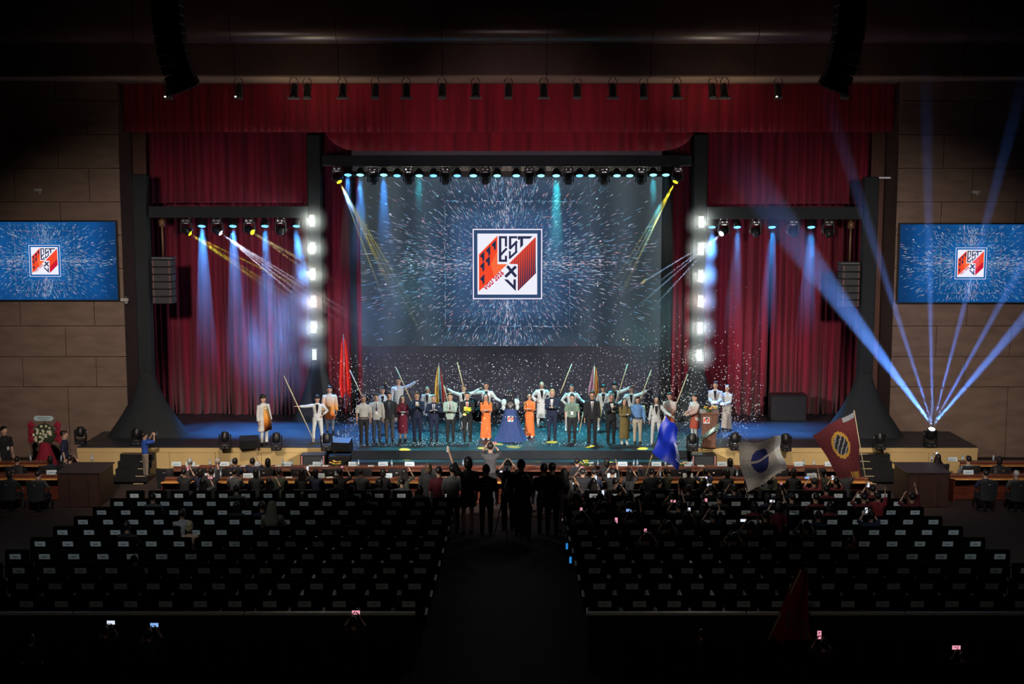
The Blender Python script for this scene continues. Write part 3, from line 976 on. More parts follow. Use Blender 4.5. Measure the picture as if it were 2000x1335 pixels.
rh = [(1414, E_wht, [(1300, 540), (1255, 590), (1285, 590), (1240, 560)], (.6, .65, 1.0)), (1476, None, [], 0), (1549, None, [], 0), (1618, None, [], 0)]
for i, (px, ln_, tg, cl) in enumerate(rh):
    DS = DR(px) + .1; c = P(px, 430, DS); zt = P(1000, 428, DS).z
    d = (P(tg[0][0], tg[0][1], 46.5) - c) if tg else Vector((.25, -.5, -1))
    t, src = moving_head((c.x, DS, c.z), -1, d, '%s moving head lamp under the right truss bar, %s from the left' % ('white beaming' if i == 0 else 'unlit', ORD[i]), None, ln_, drop=max(.05, zt - c.z))
    if tg: bundle(t, src, P(tg[1][0], tg[1][1], DS - 1.8), 1500, cl)
    for k, (sx, sy) in enumerate(tg):
        g = P(sx, sy, DS - 1.6 - .2 * k); g = src + (g - src) * 1.25
        shaft(t, src, g, 90000, cl, 1.0, .3)
for i, px in enumerate((1390.5, 1440, 1508, 1584.5)):
    DS = DR(px) + .1; c = P(px, 443, DS)
    t = par_lamp(px, 443, DS, P(1000, 428, DS).z, E_blue, 'blue par lamp under the right truss bar, %s from the left' % ORD[i], 'par lamps under the right truss bar')
    spot('par_light', (c.x, DS, c.z - .05), (c.x + .2, 47.6, ST), 8000, BLUE, 30, .8, .1)
    e_ = Vector((c.x, DS, c.z - .08)); f_ = Vector((c.x - .1, DS + .1, c.z - 4.6))
    spot('beam_light', e_ + Vector((0, 0, .02)), f_, 55, (0.12, .22, 1.0), 8, .6, .1)
    cone_beam(t, e_, f_, .13, .45, .06)
# vertical lamp strips on the inner towers
strips = [([609, 610, 611, 612, 613, 614], [431, 484, 535, 589, 639, 692], 'left'), ([1369.5, 1369, 1368.5, 1368, 1367, 1366], [433, 485, 539, 588, 640, 694], 'right')]
for px_, py_, lab in strips:
    for i in range(6):
        c = P(px_[i], py_[i], DI - .12)
        t = thing('strip_lamp', 'glaring white strip lamp on the %s inner tower, %s from the top' % (lab, ORD[i]), 'stage lamp', (c.x, DI - .12, c.z), 0, 'strip lamps on the %s inner tower' % lab)
        m = MB(); m.box((0, .05, 0), (.26, .1, .5), bev=.02); m.obj('housing', M_plastic, t)
        warm = i == 3
        e_ = emat('warm_strip' if warm else 'white_strip', (1.0, .72, .55) if warm else (.95, 1.0, .84), 9.0)
        if lab == 'left' and i == 5: e_ = emat('dim_strip', (.85, 1.0, .9), 1.2)
        m = MB()
        for k in range(5): m.box((0, -.008, -.17 + k * .085), (.17, .02, .072), bev=.006)
        m.obj('lamp_face', e_, t)
        l = bpy.data.lights.new('strip_glow', 'POINT'); l.energy = 36 if not (lab == 'left' and i == 5) else 4; l.shadow_soft_size = .05; l.color = (1, .8, .7) if warm else (.9, 1, .9)
        lo = bpy.data.objects.new('strip_glow', l); COL.objects.link(lo); lo.location = (c.x, DI - .22, c.z)
        m = MB(); m.ell((0, -.12, 0), (.7, .55, .85), 12, 8)
        m.obj('glow_smoke', haze_mat('halo_smoke', .6, fade=(.1, .75)), t)  # ball of smoke added round the lamp to give it a halo
# drifting stage smoke
for px, py, D, r, sc__, d_, lab in ((540, 650, 48.0, 1.0, (2.3, .8, 3.4), .35, 'drifting smoke cloud lit violet and blue before the left drape'), (1290, 640, 47.6, 1.0, (2.4, .7, 2.6), .10, 'thin smoke hanging at the right edge of the big screen'), (760, 600, 48.2, 1.0, (2.8, .6, 3.2), .14, 'thin grey smoke before the lower left of the big screen')):
    c = P(px, py, D); m = MB(); m.ell((0, 0, 0), (1, 1, 1), 16, 10)
    o = m.obj('smoke_cloud', haze_mat('cloud_smoke_%g' % d_, d_, fade=(.1, 1.0), noise=1.6)); o.location = c; o.scale = sc__
    tag(o, lab, 'smoke', None, 'stuff')

# lamps standing on the stage
fl = [(158, 866, 44.9), (268, 868, 44.9), (440, 876, 44.8), (540, 878, 44.8), (638, 879, 44.8), (1352, 880, 44.8), (1435, 878, 44.8), (1534, 880, 44.8), (1718, 877, 44.8)]
for i, (px, py, D) in enumerate(fl):
    g = G(px, py, ST)
    moving_head((g.x, g.y, ST), 1, (0, .25, 1), 'black moving head lamp standing on the stage front edge, %s from the left' % ORD[i], 'unlit moving heads on the stage front', scale=.98, rz=R.uniform(-.2, .2))
g = G(1817, 872, ST)
t, src = moving_head((g.x, g.y, ST), 1, (0, -.45, 1), 'moving head on the right stage front fanning out wide blue beams', None, E_wht, scale=1.1)
SKY = (.10, .30, 1.0)
src = src + Vector((0, -.04, .06))
for k, (tx, ty, dg_, wt) in enumerate(((1650, 600, 6.8, 3400), (1712, 490, 2.6, 3000), (1812, 350, 2.4, 3600), (1893, 560, 2.4, 3600), (1985, 640, 5.0, 2600), (1975, 555, 2.8, 3000))):
    g2 = P(tx, ty, g.y - 1.2 + .1 * k)
    u_ = (g2 - src).normalized(); g2 = src + u_ * min(13.0, (20.7 - src.x) / max(u_.x, .01))
    shaft(t, src, g2, wt * 15, SKY, dg_, .16, rad=.04, r0=.05)
# front-of-house lamps on the soffit
foh = [329, 466, 574, 600, 669, 733, 793.5, 863.5, 929, 993, 1062, 1127, 1197, 1257, 1322, 1392, 1415, 1520, 1650]
zs_ = P(1000, 150, 45).z
for i, px in enumerate(foh):
    D = 45.6 if i % 2 else 45.2
    c = P(px, 178, D)
    t = thing('spotlight', 'black theatre spotlight hanging under the bulkhead, %s from the left' % ORD[i], 'stage lamp', (c.x, D, c.z), 0, 'spotlights under the bulkhead')
    big = i in (2, 4, 6, 8, 10, 12, 14, 16)
    m = MB(); m.rings([(0, .1, .28, .07, .07), (0, .08, .22, .11, .11), (0, 0, -.12, .13, .13), (0, -.03, -.2, .15, .15)], 12); m.obj('housing', M_plastic, t)
    m = MB(); m.box((0, -.03, -.24), (.42, .3, .06) if big else (.26, .26, .08)); m.obj('barn_door', mat('dull_grey_metal', (.09, .10, .10), .5), t)
    m = MB()
    for s in (-1, 1): m.tube([(s * .14, 0, 0), (s * .14, 0, .36), (s * .03, 0, .5)], .014, 5)
    m.tube([(0, 0, .48), (0, 0, zs_ - c.z)], .02, 6); m.obj('bracket', M_dark, t)
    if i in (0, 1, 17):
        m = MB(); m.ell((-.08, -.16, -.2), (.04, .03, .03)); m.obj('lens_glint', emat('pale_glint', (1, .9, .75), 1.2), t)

# line arrays
def line_array(px0, px1, pytop, pybot, D, n, curve, label, chain_top=None, dark=False):
    c = P((px0 + px1) / 2, pytop, D); wd = P(px1, 500, D).x - P(px0, 500, D).x
    H_ = P(1000, pytop, D).z - P(1000, pybot, D).z
    t = thing('line_array', label, 'loudspeaker', (c.x, D, c.z))
    h_ = H_ / n; ang = 0; p = Vector((0, 0, 0))
    mg = mat('speaker_grille', (.035, .038, .042), .6) if not dark else M_plastic
    for i in range(n):
        a = curve * (i / n) ** 2.0
        d = Vector((0, math.sin(a), -math.cos(a)))
        cc = p + d * h_ * .5
        rot = Matrix.Rotation(a, 3, 'X')
        m = MB(); m.box(cc, (wd, .55 if not dark else .8, h_ * .94), rot=rot, bev=.02)
        o = m.obj('cabinet', mg, t)
        m = MB()
        for s in (-1, 1):
            m.box(cc + rot @ Vector((s * (wd / 2 - .09), -.285 if not dark else -.41, 0)), (.03, .02, h_ * .8), rot=rot)
        m.obj('side_rail', mat('reddish_metal', (.30, .13, .12), .4, .5) if not dark else M_dark, o)
        p = p + d * h_
    m = MB(); m.box((0, 0, .05), (wd + .06, .5, .08), bev=.01)
    m.obj('rigging_frame', mat('grey_frame', (.10, .11, .12), .5, .4), t)
    if chain_top:
        z = P(1000, chain_top, D).z - c.z + .05
        m = MB(); m.tube([(0, 0, .09), (0, 0, z)], .045, 6); m.tube([(0, 0, z - .35), (0, 0, z - .1)], .12, 8)
        m.obj('chain_hoist', mat('bronze_hoist', (.25, .13, .07), .5, .4), t)
    return t
line_array(298, 339, 506, 592, DL(318) + .2, 6, .0, 'black loudspeaker stack hanging in front of the left drape', 426)
line_array(1640, 1679, 516, 598, DR(1660) + .2, 6, .0, 'black loudspeaker stack hanging in front of the right drape', 430)
for pxc, lean, lab in ((324, -1, 'left'), (1664, 1, 'right')):
    # long curved arrays coming down from the ceiling, turned towards the middle
    D = 38.0; c = P(pxc, -60, D)
    t = thing('line_array', 'long curved black loudspeaker array hanging at the %s end of the bulkhead' % lab, 'loudspeaker', (c.x, D, c.z))
    n = 13; zbt = P(1000, 156, D).z; h_ = (c.z - zbt) / (n - 1.2)
    p = Vector((0, 0, 0))
    for i in range(n):
        a = .5 * (i / n) ** 2.2
        d = Vector((-lean * .9 * math.sin(a), math.sin(a) * .6, -math.cos(a)))
        cc = p + d * h_ * .5
        rot = Matrix.Rotation(-lean * -.9 * a, 3, 'Y') @ Matrix.Rotation(a * .6, 3, 'X')
        m = MB(); m.box(cc, (.82, .6, h_ * .95), rot=rot, bev=.03); o = m.obj('cabinet', M_plastic, t)
        m = MB(); m.box(cc + rot @ Vector((0, -.305, 0)), (.6, .012, h_ * .7), rot=rot); m.obj('grille', M_plastic, o)
        p = p + d * h_
    m = MB(); m.box((0, 0, .06), (.86, .7, .1), bev=.01); m.tube([(0, 0, .1), (0, 0, 17.05 - c.z)], .05, 6); m.obj('rigging_frame', M_dark, t)
# small wall fittings
for px, py, D, lab in ((75, 371, DW - .2, 'small security camera on the left wall above the side screen'), (1905, 375, DW - .2, 'small security camera on the right wall above the side screen'), (243, 585, DW - .12, 'pale floodlight on the edge of the left wall beside the side screen')):
    c = P(px, py, D)
    t = thing('security_camera' if 'camera' in lab else 'floodlight', lab, 'camera' if 'camera' in lab else 'lamp', c)
    m = MB(); m.box((0, 0, 0), (.28, .14, .12), bev=.02); m.tube([(0, .05, .03), (0, .22, .1)], .02, 6); m.obj('housing', mat('pale_grey_plastic', (.5, .5, .45), .5), t)
    m = MB(); m.rings([(.06, -.0, -.14, .06, .05), (.06, 0, -.05, .045, .04)], 8); m.obj('shade', mat('pale_grey_plastic', (.5, .5, .45), .5), t)
c = P(1728, 347, 48.2); m = MB(); m.box(c, (.5, .08, .06), bev=.01); tag(m.obj('tube_lamp', emat('dim_tube', (.35, .33, .36), .6)), 'short pale tube lamp beside the right outer tower top', 'lamp')
# ================================================================== PEOPLE
JOBS = []      # (temporary object, voxel, callback): all remeshed together in one pass
TMPC = bpy.data.collections.new('remesh'); COL.children.link(TMPC)
def queue(mb, voxel, done):
    me = mb.mesh('tmp', [])
    o = bpy.data.objects.new('tmp', me); TMPC.objects.link(o)
    r = o.modifiers.new('r', 'REMESH'); r.mode = 'VOXEL'; r.voxel_size = voxel; r.use_smooth_shade = True
    s = o.modifiers.new('s', 'SMOOTH'); s.iterations = 2; s.factor = .5
    JOBS.append((o, done))
def run_jobs():
    dg = bpy.context.evaluated_depsgraph_get()
    dg.update()
    for o, done in JOBS:
        me = bpy.data.meshes.new_from_object(o.evaluated_get(dg))
        done(me)
    for o, _ in JOBS:
        me = o.data; bpy.data.objects.remove(o); bpy.data.meshes.remove(me)
    JOBS.clear()

def append_mb(me, mb):
    """add the loose pieces of mb (fingers, nose) to a finished mesh"""
    bm = bmesh.new(); bm.from_mesh(me)
    vs = [bm.verts.new(p) for p in mb.v]
    for f in mb.f:
        try:
            nf = bm.faces.new([vs[i] for i in f]); nf.smooth = True
        except ValueError: pass
    bm.to_mesh(me); bm.free()

SKIN = mat('skin', (0.62, 0.37, 0.26), 0.55, var=.06)
SKIN_D = mat('skin_tan', (0.46, 0.26, 0.17), 0.55, var=.06)
HAIRM = mat('black_hair', (0.012, 0.009, 0.008), 0.45, var=.2, scale=40)
HAIRG = mat('grey_hair', (0.16, 0.15, 0.14), 0.55, var=.2, scale=40)
HAIRB = mat('pale_blond_hair', (0.42, 0.36, 0.20), 0.55, var=.2, scale=40)
SHOE = mat('black_leather', (0.015, 0.013, 0.012), 0.35)
M_eye = mat('dark_eye', (0.01, 0.008, 0.008), .2)
M_lip = mat('lip_red', (0.30, 0.08, 0.07), .5)

def ik(sh, tgt, l1, l2, hint):
    d = tgt - sh
    L_ = min(d.length, (l1 + l2) * .995)
    u = d.normalized()
    t = sh + u * L_
    a = (l1 * l1 - l2 * l2 + L_ * L_) / (2 * L_)
    h = math.sqrt(max(0, l1 * l1 - a * a))
    n = hint - u * hint.dot(u); n = n.normalized() if n.length > 1e-4 else Vector((0, 1, 0))
    return sh + u * a + n * h, t

ARM = {  # hand target (outward, forward, up), elbow hint (outward, forward, up) for H=1.7
    'down': ((.25, .06, .80), (.4, -.5, 0)), 'clap': ((.035, .33, 1.17), (.5, -.2, -1)), 'clapc': ((.04, .30, 1.30), (.8, -.1, -1)),
    'fold': ((.06, .20, .90), (.9, -.3, 0)), 'side': ((.72, .12, 1.36), (.2, -.2, -1)), 'sideup': ((.62, .2, 1.62), (.4, -.2, -1)),
    'hold': ((.10, .32, 1.04), (.35, -.4, -1)), 'phone': ((.11, .34, 1.60), (.8, .1, -1)), 'up': ((.16, .22, 1.95), (.8, .2, 0)),
    'pole': ((.22, .32, 1.30), (.7, -.2, -1)), 'sidelow': ((.55, .15, 1.05), (.3, -.3, -1)), 'hip': ((.20, .05, 1.0), (1, -.6, 0)),
    'lap': ((.12, .38, .62), (.7, -.3, -.5))}

def hand_mb(m, w, d, side, curl=.4, up=Vector((0, 0, 1)), s=1.0):
    """palm and five separate fingers; d is the direction of the fingers, up the back of the hand"""
    d = d.normalized(); n = (up - d * up.dot(d))
    n = n.normalized() if n.length > 1e-3 else Vector((0, -1, 0))
    x = d.cross(n)
    rot = Matrix((x, d, n)).transposed()
    m.ell(w + d * .045 * s, (.042 * s, .058 * s, .019 * s), 10, 6, rot=rot)
    for i, (o, l) in enumerate(((-.031, .062), (-.011, .075), (.011, .071), (.031, .054))):
        b = w + d * .078 * s + x * o * s
        p = [b - d * .02 * s]; dirv = d.copy(); a = 0
        for k, f in enumerate((.45, .32, .23)):
            q = p[-1] + (dirv * math.cos(a) - n * math.sin(a)) * (l * f + (.02 if k == 0 else 0)) * s
            p.append(q); a += curl * 1.1
        m.tube(p, [.0095 * s, .009 * s, .008 * s, .006 * s], 6)
    tb = w + d * .02 * s - x * .034 * s * side
    t1 = tb + (-x * side * .6 + d * .75 - n * .3 * curl).normalized() * .04 * s
    m.tube([tb + x * side * .01, t1, t1 + (d - n * curl * .8 + x * side * .2).normalized() * .032 * s], [.013 * s, .011 * s, .008 * s], 6)

def skeleton(H, arms, seated=False, stride=0.0, female=False, lean=0.0, spread=.10):
    k = H / 1.7
    J = {}
    sw = (.165 if female else .19) * k
    zh = .47 * k if seated else .90 * k
    if seated: zh = .50
    top = zh + (.50 * k)      # shoulder height
    F = lambda z: Vector((0, -lean * max(0, z - zh), z))   # forward is -Y
    J['pel'] = F(zh); J['waist'] = F(zh + .16 * k); J['chest'] = F(zh + .36 * k); J['neck'] = F(top + .05 * k)
    J['head'] = F(top + .21 * k)
    for s, nm in ((-1, 'R'), (1, 'L')):   # local: facing -Y, so the person's left is +X
        sh = F(top - .03 * k) + Vector((s * sw, 0, 0)); J['sh' + nm] = sh
        key = arms[0] if s < 0 else arms[1]
        if isinstance(key, str): tg, hint = ARM[key]
        else: tg, hint = key
        dz = (zh - .90 * k)
        T = Vector((s * tg[0] * k, -tg[1] * k, tg[2] * k + dz)) + Vector((0, -lean * .4, 0))
        if seated and key == 'lap': T = Vector((s * .12, -.36, .66))
        e, h = ik(sh, T, .285 * k, .25 * k, Vector((s * hint[0], -hint[1], hint[2])))
        J['el' + nm] = e; J['wr' + nm] = h
        hip = J['pel'] + Vector((s * .088 * k, 0, 0)); J['hip' + nm] = hip
        if seated:
            J['kn' + nm] = Vector((s * .13, -.42 * k, .47)); J['an' + nm] = Vector((s * .13, -.40 * k, .08))
        else:
            st = stride * s
            J['an' + nm] = Vector((s * spread * k, -st * .2, .08 * k)); J['kn' + nm] = Vector((s * (spread * .55 + .045) * k, -st * .11 - .015, .48 * k))
    J['k'] = k; J['sw'] = sw
    return J

def torso(m, J, g=0.0, fem=False, zlow=None, flare=0.0, belly=0.0):
    k = J['k']; pel = J['pel']; ch = J['chest']; nk = J['neck']
    sw = J['sw']
    W = (.150, .118, .140) if fem else (.150, .138, .168)
    zz = [(pel.z - .05 * k, pel.y, W[0] * .97, .105), (pel.z + .03 * k, pel.y, W[0], .11), (J['waist'].z, J['waist'].y, W[1], .095 + belly), (ch.z - .05 * k, ch.y, W[2] - .01, .11 + belly * .5),
          (ch.z + .05 * k, ch.y, W[2], .112), (J['shL'].z - .02 * k, nk.y, (sw - .035 * k) / k, .09), (J['shL'].z + .035 * k, nk.y, .105, .068), (nk.z + .02 * k, nk.y, .055, .055)]
    rs = [(0, y, z, w_ * k + g, d_ * k + g) for z, y, w_, d_ in zz]
    if zlow is not None:
        a = [(0, pel.y, zlow, (W[0] + flare) * k + g, (.11 + flare * .8) * k + g)]
        if flare > .02: a.append((0, pel.y, (zlow + pel.z) / 2 - .05, (W[0] + flare * .45) * k + g, (.11 + flare * .4) * k + g))
        rs = a + rs[1:]
    m.rings(rs, 18)

def limb(m, pts, rs): m.tube(pts, rs, 9)

def make_body(J, skin, fem, vox, hands=True, curl=(.4, .4), legs=True, grip=(None, None)):
    k = J['k']; m = MB()
    torso(m, J, -.012, fem)
    h = J['head']; nk = J['neck']; kb = k; k = k * 1.12
    m.tube([nk - Vector((0, 0, .06 * k)), nk + Vector((0, .0, .03 * k)), h - Vector((0, -.01, .05 * k))], [.058 * k, .052 * k, .052 * k], 10)
    # head: jaw, cheeks, skull
    HS = 1.0
    hr = [(-.112, .026, .034, -.030), (-.10, .045, .056, -.022), (-.07, .060, .076, -.010), (-.03, .070, .088, -.002), (.02, .075, .095, .002), (.06, .072, .093, .004), (.09, .056, .074, .006), (.11, .028, .040, .008)]
    m.rings([(0, h.y + yo * k, h.z + z * k * HS, a * k * HS, b * k * HS) for z, a, b, yo in hr], 16)
    m.tube([h + Vector((0, -.088, .022)) * k, h + Vector((0, -.112, -.018)) * k, h + Vector((0, -.09, -.03)) * k], [.010 * k, .019 * k, .014 * k], 7)
    for s in (-1, 1): m.ell(h + Vector((s * .078, .008, -.005)) * k, (.013 * k, .022 * k, .034 * k), 8, 6)
    k = kb
    for s, nm in ((-1, 'R'), (1, 'L')):
        limb(m, [J['sh' + nm] - Vector((s * .04 * k, 0, .02)), J['sh' + nm], (J['sh' + nm] + J['el' + nm]) / 2, J['el' + nm], (J['el' + nm] * .6 + J['wr' + nm] * .4), J['wr' + nm]], [.045 * k, .050 * k, .042 * k, .036 * k, .034 * k, .024 * k])
        limb(m, [J['hip' + nm] + Vector((0, 0, .02)), J['hip' + nm], (J['hip' + nm] * .5 + J['kn' + nm] * .5), J['kn' + nm], J['kn' + nm] * .6 + J['an' + nm] * .4, J['an' + nm]], [.08 * k, .078 * k, .064 * k, .047 * k, .046 * k, .030 * k])
        a = J['an' + nm]; m.tube([a + Vector((0, .03, -.02)), a + Vector((0, -.05, -.045)), a + Vector((0, -.14, -.055))], [.035 * k, .034 * k, .022 * k], 8)
    ext = MB()
    if hands:
        for s, nm, c in ((-1, 'R', curl[0]), (1, 'L', curl[1])):
            d = (J['wr' + nm] - J['el' + nm]).normalized()
            up = Vector((s, 0, .2)) if abs(d.z) > .6 else Vector((s * .3, 0, 1))
            hand_mb(ext, J['wr' + nm], d, s, c, up, k)
    return m, ext

HAIRS = {}
def hair_mb(J, style):
    k = J['k'] * 1.12; h = J['head']; m = MB()
    if style == 'bald':
        m.ell(h + Vector((0, .03, -.01)) * k, (.077 * k, .078 * k, .06 * k)); return m
    m.ell(h + Vector((0, .022, .036)) * k, (.085 * k, .100 * k, .098 * k), 14, 10)
    if style == 'short':
        m.ell(h + Vector((0, -.03, .088)) * k, (.066 * k, .060 * k, .040 * k))
    if style == 'bushy':
        m.ell(h + Vector((0, .0, .075)) * k, (.098 * k, .108 * k, .08 * k)); m.ell(h + Vector((0, .05, .0)) * k, (.09 * k, .07 * k, .08 * k))
    if style == 'bob':
        m.ell(h + Vector((0, .04, -.03)) * k, (.092 * k, .075 * k, .11 * k))
    if style == 'long':
        m.rings([(0, h.y + .055 * k, h.z - .34 * k, .09 * k, .025 * k), (0, h.y + .06 * k, h.z - .2 * k, .115 * k, .04 * k), (0, h.y + .045 * k, h.z - .06 * k, .095 * k, .06 * k), (0, h.y + .03 * k, h.z + .05 * k, .085 * k, .08 * k)], 12)
        for s in (-1, 1): m.tube([h + Vector((s * .075, -.0, .03)) * k, h + Vector((s * .088, -.01, -.09)) * k, h + Vector((s * .10, -.05, -.22)) * k, h + Vector((s * .095, -.075, -.33)) * k], [.025 * k, .032 * k, .035 * k, .018 * k], 8)
    if style == 'longback':
        m.rings([(0, h.y + .09 * k, h.z - .50 * k, .10 * k, .03 * k), (0, h.y + .10 * k, h.z - .3 * k, .15 * k, .055 * k), (0, h.y + .06 * k, h.z - .1 * k, .115 * k, .08 * k), (0, h.y + .03 * k, h.z + .05 * k, .09 * k, .09 * k)], 12)
    if style == 'bun':
        m.ell(h + Vector((0, .10, .04)) * k, (.045 * k,) * 3)
    if style == 'turban':
        m.tube([h + Vector((0.09 * math.cos(t), .01 + .11 * math.sin(t), .07 - .02 * math.sin(t))) * k for t in [i * PI / 6 for i in range(13)]], .026 * k, 7)
    return m

def gradient_cloth(name, c0, c1, c2, z0, z1, side=False):
    if name in MATS: return MATS[name]
    m, N, L = nt(name)
    tc = N.new('ShaderNodeTexCoord'); sx = N.new('ShaderNodeSeparateXYZ'); L.new(tc.outputs['Object'], sx.inputs[0])
    mr = N.new('ShaderNodeMapRange'); mr.inputs[1].default_value = z0; mr.inputs[2].default_value = z1
    L.new(sx.outputs['Z'], mr.inputs[0])
    r = N.new('ShaderNodeValToRGB'); r.color_ramp.elements[0].color = (*c0, 1); r.color_ramp.elements[1].color = (*c2, 1)
    e = r.color_ramp.elements.new(.5); e.color = (*c1, 1)
    L.new(mr.outputs[0], r.inputs[0]); L.new(r.outputs[0], N['Principled BSDF'].inputs['Base Color'])
    N['Principled BSDF'].inputs['Roughness'].default_value = .75
    MATS[name] = m
    return m

WHT = mat('white_cotton', (0.62, 0.64, 0.64), .85, var=.1, scale=14, bump=.3)
def cloth(name, c, **kw): return mat(name, c, .85, var=.15, scale=12, bump=.3, **kw)

def person(loc, face, label, H=1.68, fem=False, top=None, top_kind='shirt', sleeve=1.0, bottom=None, bottom_kind='trousers', hair='short', hairm=None,
           skin=None, arms=('down', 'down'), curl=(.35, .35), hem=None, flare=0.0, extra=(), shoes=None, vox=.017, features=True, seated=False, stride=0.0,
           group=None, lean=0.0, belly=0.0, spread=.10, name='person', head_turn=0, proto=False, thick=.016):
    """one figure: continuous body, then its clothes, hair and shoes as children"""
    t = thing(name, label, 'person', loc, face, group)
    J = skeleton(H, arms, seated, stride, fem, lean, spread)
    k = J['k']; skin = skin or SKIN
    def put(nm, me, mt, e=None):
        me.materials.clear(); me.materials.append(mt)
        if e: append_mb(me, e)
        me.name = nm
        o = link(nm, me, t)
        return o
    m, ext = make_body(J, skin, fem, vox, curl=curl)
    queue(m, vox, lambda me, ext=ext: put('body', me, skin, ext))
    # hair
    hm = hair_mb(J, hair)
    queue(hm, .016, lambda me: put('hair', me, hairm or HAIRM))
    # upper garment
    if top is not None:
        g = MB(); gr = thick
        jacket = top_kind in ('jacket', 'robe', 'dress', 'tunic')
        if jacket: gr += .007
        low = None
        if top_kind == 'jacket': low = J['pel'].z - .08 * k
        elif top_kind == 'shirt': low = J['pel'].z - (.0 if hem is None else hem)
        elif top_kind in ('dress', 'robe', 'tunic'): low = hem
        if seated: low = J['pel'].z - .05
        torso(g, J, gr, fem, low, flare, belly)
        for s, nm in ((-1, 'R'), (1, 'L')):
            sh, el, wr = J['sh' + nm], J['el' + nm], J['wr' + nm]
            st = [sh - Vector((s * .06 * k, 0, .02)), sh, (sh + el) / 2, el]; rr_ = [.060 * k + gr, .054 * k + gr, .047 * k + gr, .043 * k + gr]
            if sleeve <= .5: st = [st[0], sh, sh + (el - sh) * sleeve * 2]; rr_ = [rr_[0], rr_[1], .058 * k + gr]
            elif sleeve < 1: st.append(el + (wr - el) * (sleeve - .5) * 2); rr_.append(.036 * k + gr)
            else: st.append(el + (wr - el) * .96); rr_.append((.030 * k if not (flare and top_kind == 'robe') else .05) + gr)
            g.tube(st, rr_, 10)
        g.tube([J['neck'] - Vector((0, 0, .05 * k)), J['neck'] + Vector((0, 0, .012 * k))], [.075 * k, .062 * k], 12)
        nmg = {'jacket': 'jacket', 'shirt': 'shirt', 'dress': 'dress', 'robe': 'robe', 'tunic': 'tunic', 'coverall': 'coverall_top'}[top_kind]
        if top_kind == 'coverall': pass
        queue(g, max(vox, .017), lambda me: put(nmg, me, top))
    if bottom is not None:
        g = MB(); gr = thick
        pel = J['pel']
        wide = bottom_kind == 'wide'
        g.rings([(0, pel.y, pel.z - .10 * k, .145 * k + gr, .10 * k + gr), (0, pel.y, pel.z + .02 * k, .148 * k + gr, .11 * k + gr), (0, pel.y, pel.z + .11 * k, .128 * k + gr * .6, .095 * k + gr * .6)], 16)
        for s, nm in ((-1, 'R'), (1, 'L')):
            hp, kn, an = J['hip' + nm], J['kn' + nm], J['an' + nm]
            if bottom_kind == 'shorts': g.tube([hp, (hp + kn) / 2 + (kn - hp) * .2], [.088 * k + gr, .08 * k + gr], 10)
            else:
                w_ = (.09, .10, .12) if wide else (.058, .052, .048)
                g.tube([hp, (hp + kn) / 2, kn, (kn + an) / 2, an + Vector((0, 0, -.03 if wide else -.01))], [.086 * k + gr, .072 * k + gr, w_[0] * k + gr * .6, w_[1] * k + gr * .6, w_[2] * k + gr * .6], 10)
        queue(g, max(vox, .017), lambda me: put('shorts' if bottom_kind == 'shorts' else 'trousers', me, bottom))
    # shoes
    for s, nm in ((-1, 'R'), (1, 'L')):
        a = J['an' + nm]; m = MB()
        z0 = a.z - .078 * k
        m.rings([(a.x, a.y - .055, z0, .048, .125), (a.x, a.y - .055, z0 + .03, .050, .13), (a.x, a.y - .04, z0 + .06, .044, .10), (a.x, a.y - .0, z0 + .10, .040, .052)], 12)
        m.obj('shoe', shoes or SHOE, t)
    h = J['head']; kb = k; k = k * 1.12
    if features:
        for s in (-1, 1):
            m = MB(); m.ell(h + Vector((s * .030, -.089, .012)) * k, (.012 * k, .006 * k, .006 * k), 8, 5); m.obj('eye', M_eye, t)
            m = MB(); m.ell(h + Vector((s * .031, -.088, .034)) * k, (.019 * k, .008 * k, .004 * k), 8, 5); m.obj('eyebrow', hairm or HAIRM, t)
        m = MB(); m.ell(h + Vector((0, -.092, -.055)) * k, (.023 * k, .008 * k, .007 * k), 8, 5); m.obj('mouth', M_lip, t)
    k = kb
    T = J['chest']; fy = -(.112 * k + thick + .012) + T.y
    for e in extra:
        m = MB()
        if e == 'tie' or isinstance(e, tuple) and e[0] == 'tie':
            mt = cloth('navy_tie', (.03, .04, .09)) if e == 'tie' else e[1]
            z = T.z + .11 * k
            m.tube([(0, fy + .022, z + .04), (0, fy - .004, z), (0, fy - .006, z - .2), (0, fy + .004, z - .33)], [.018, .014, .028, .012], 6, flat=(1, .35)); m.obj('tie', mt, t)
        if isinstance(e, tuple) and e[0] == 'vee':      # shirt showing in the open jacket
            z = T.z + .16 * k
            m.add([(-.058, fy + .030, z), (.058, fy + .030, z), (.045, fy - .002, z - .14), (0, fy - .006, z - .34), (-.045, fy - .002, z - .14), (0, fy + .03, z - .1)], [(0, 1, 2, 4), (4, 2, 3), (0, 5, 1), (4, 3, 2, 5)], smooth=False)
            m.obj('shirt_front', e[1], t)
        if isinstance(e, tuple) and e[0] == 'lapel':
            for s in (-1, 1):
                m = MB(); z = T.z + .17 * k
                m.add([(s * .06, fy + .03, z), (s * .105, fy + .01, z - .10), (s * .012, fy - .010, z - .36), (s * .045, fy - .006, z - .1), (s * .06, fy + .045, z - .02)], [(0, 1, 2, 3), (0, 4, 1), (4, 3, 2), (4, 2, 1)])
                m.obj('lapel', e[1], t)
        if e == 'badge':
            for s in (-1, 1): m.tube([(s * .06, fy + .03, T.z + .15 * k), (s * .04, fy - .006, T.z), (0, fy - .006, T.z - .12 * k)], .005, 5)
            m.obj('lanyard', cloth('navy_tie', (.03, .04, .09)), t)
            m = MB(); m.box((0, fy - .012, T.z - .18 * k), (.085, .006, .12)); m.obj('badge', mat('badge_white', (.8, .8, .8), .5), t)
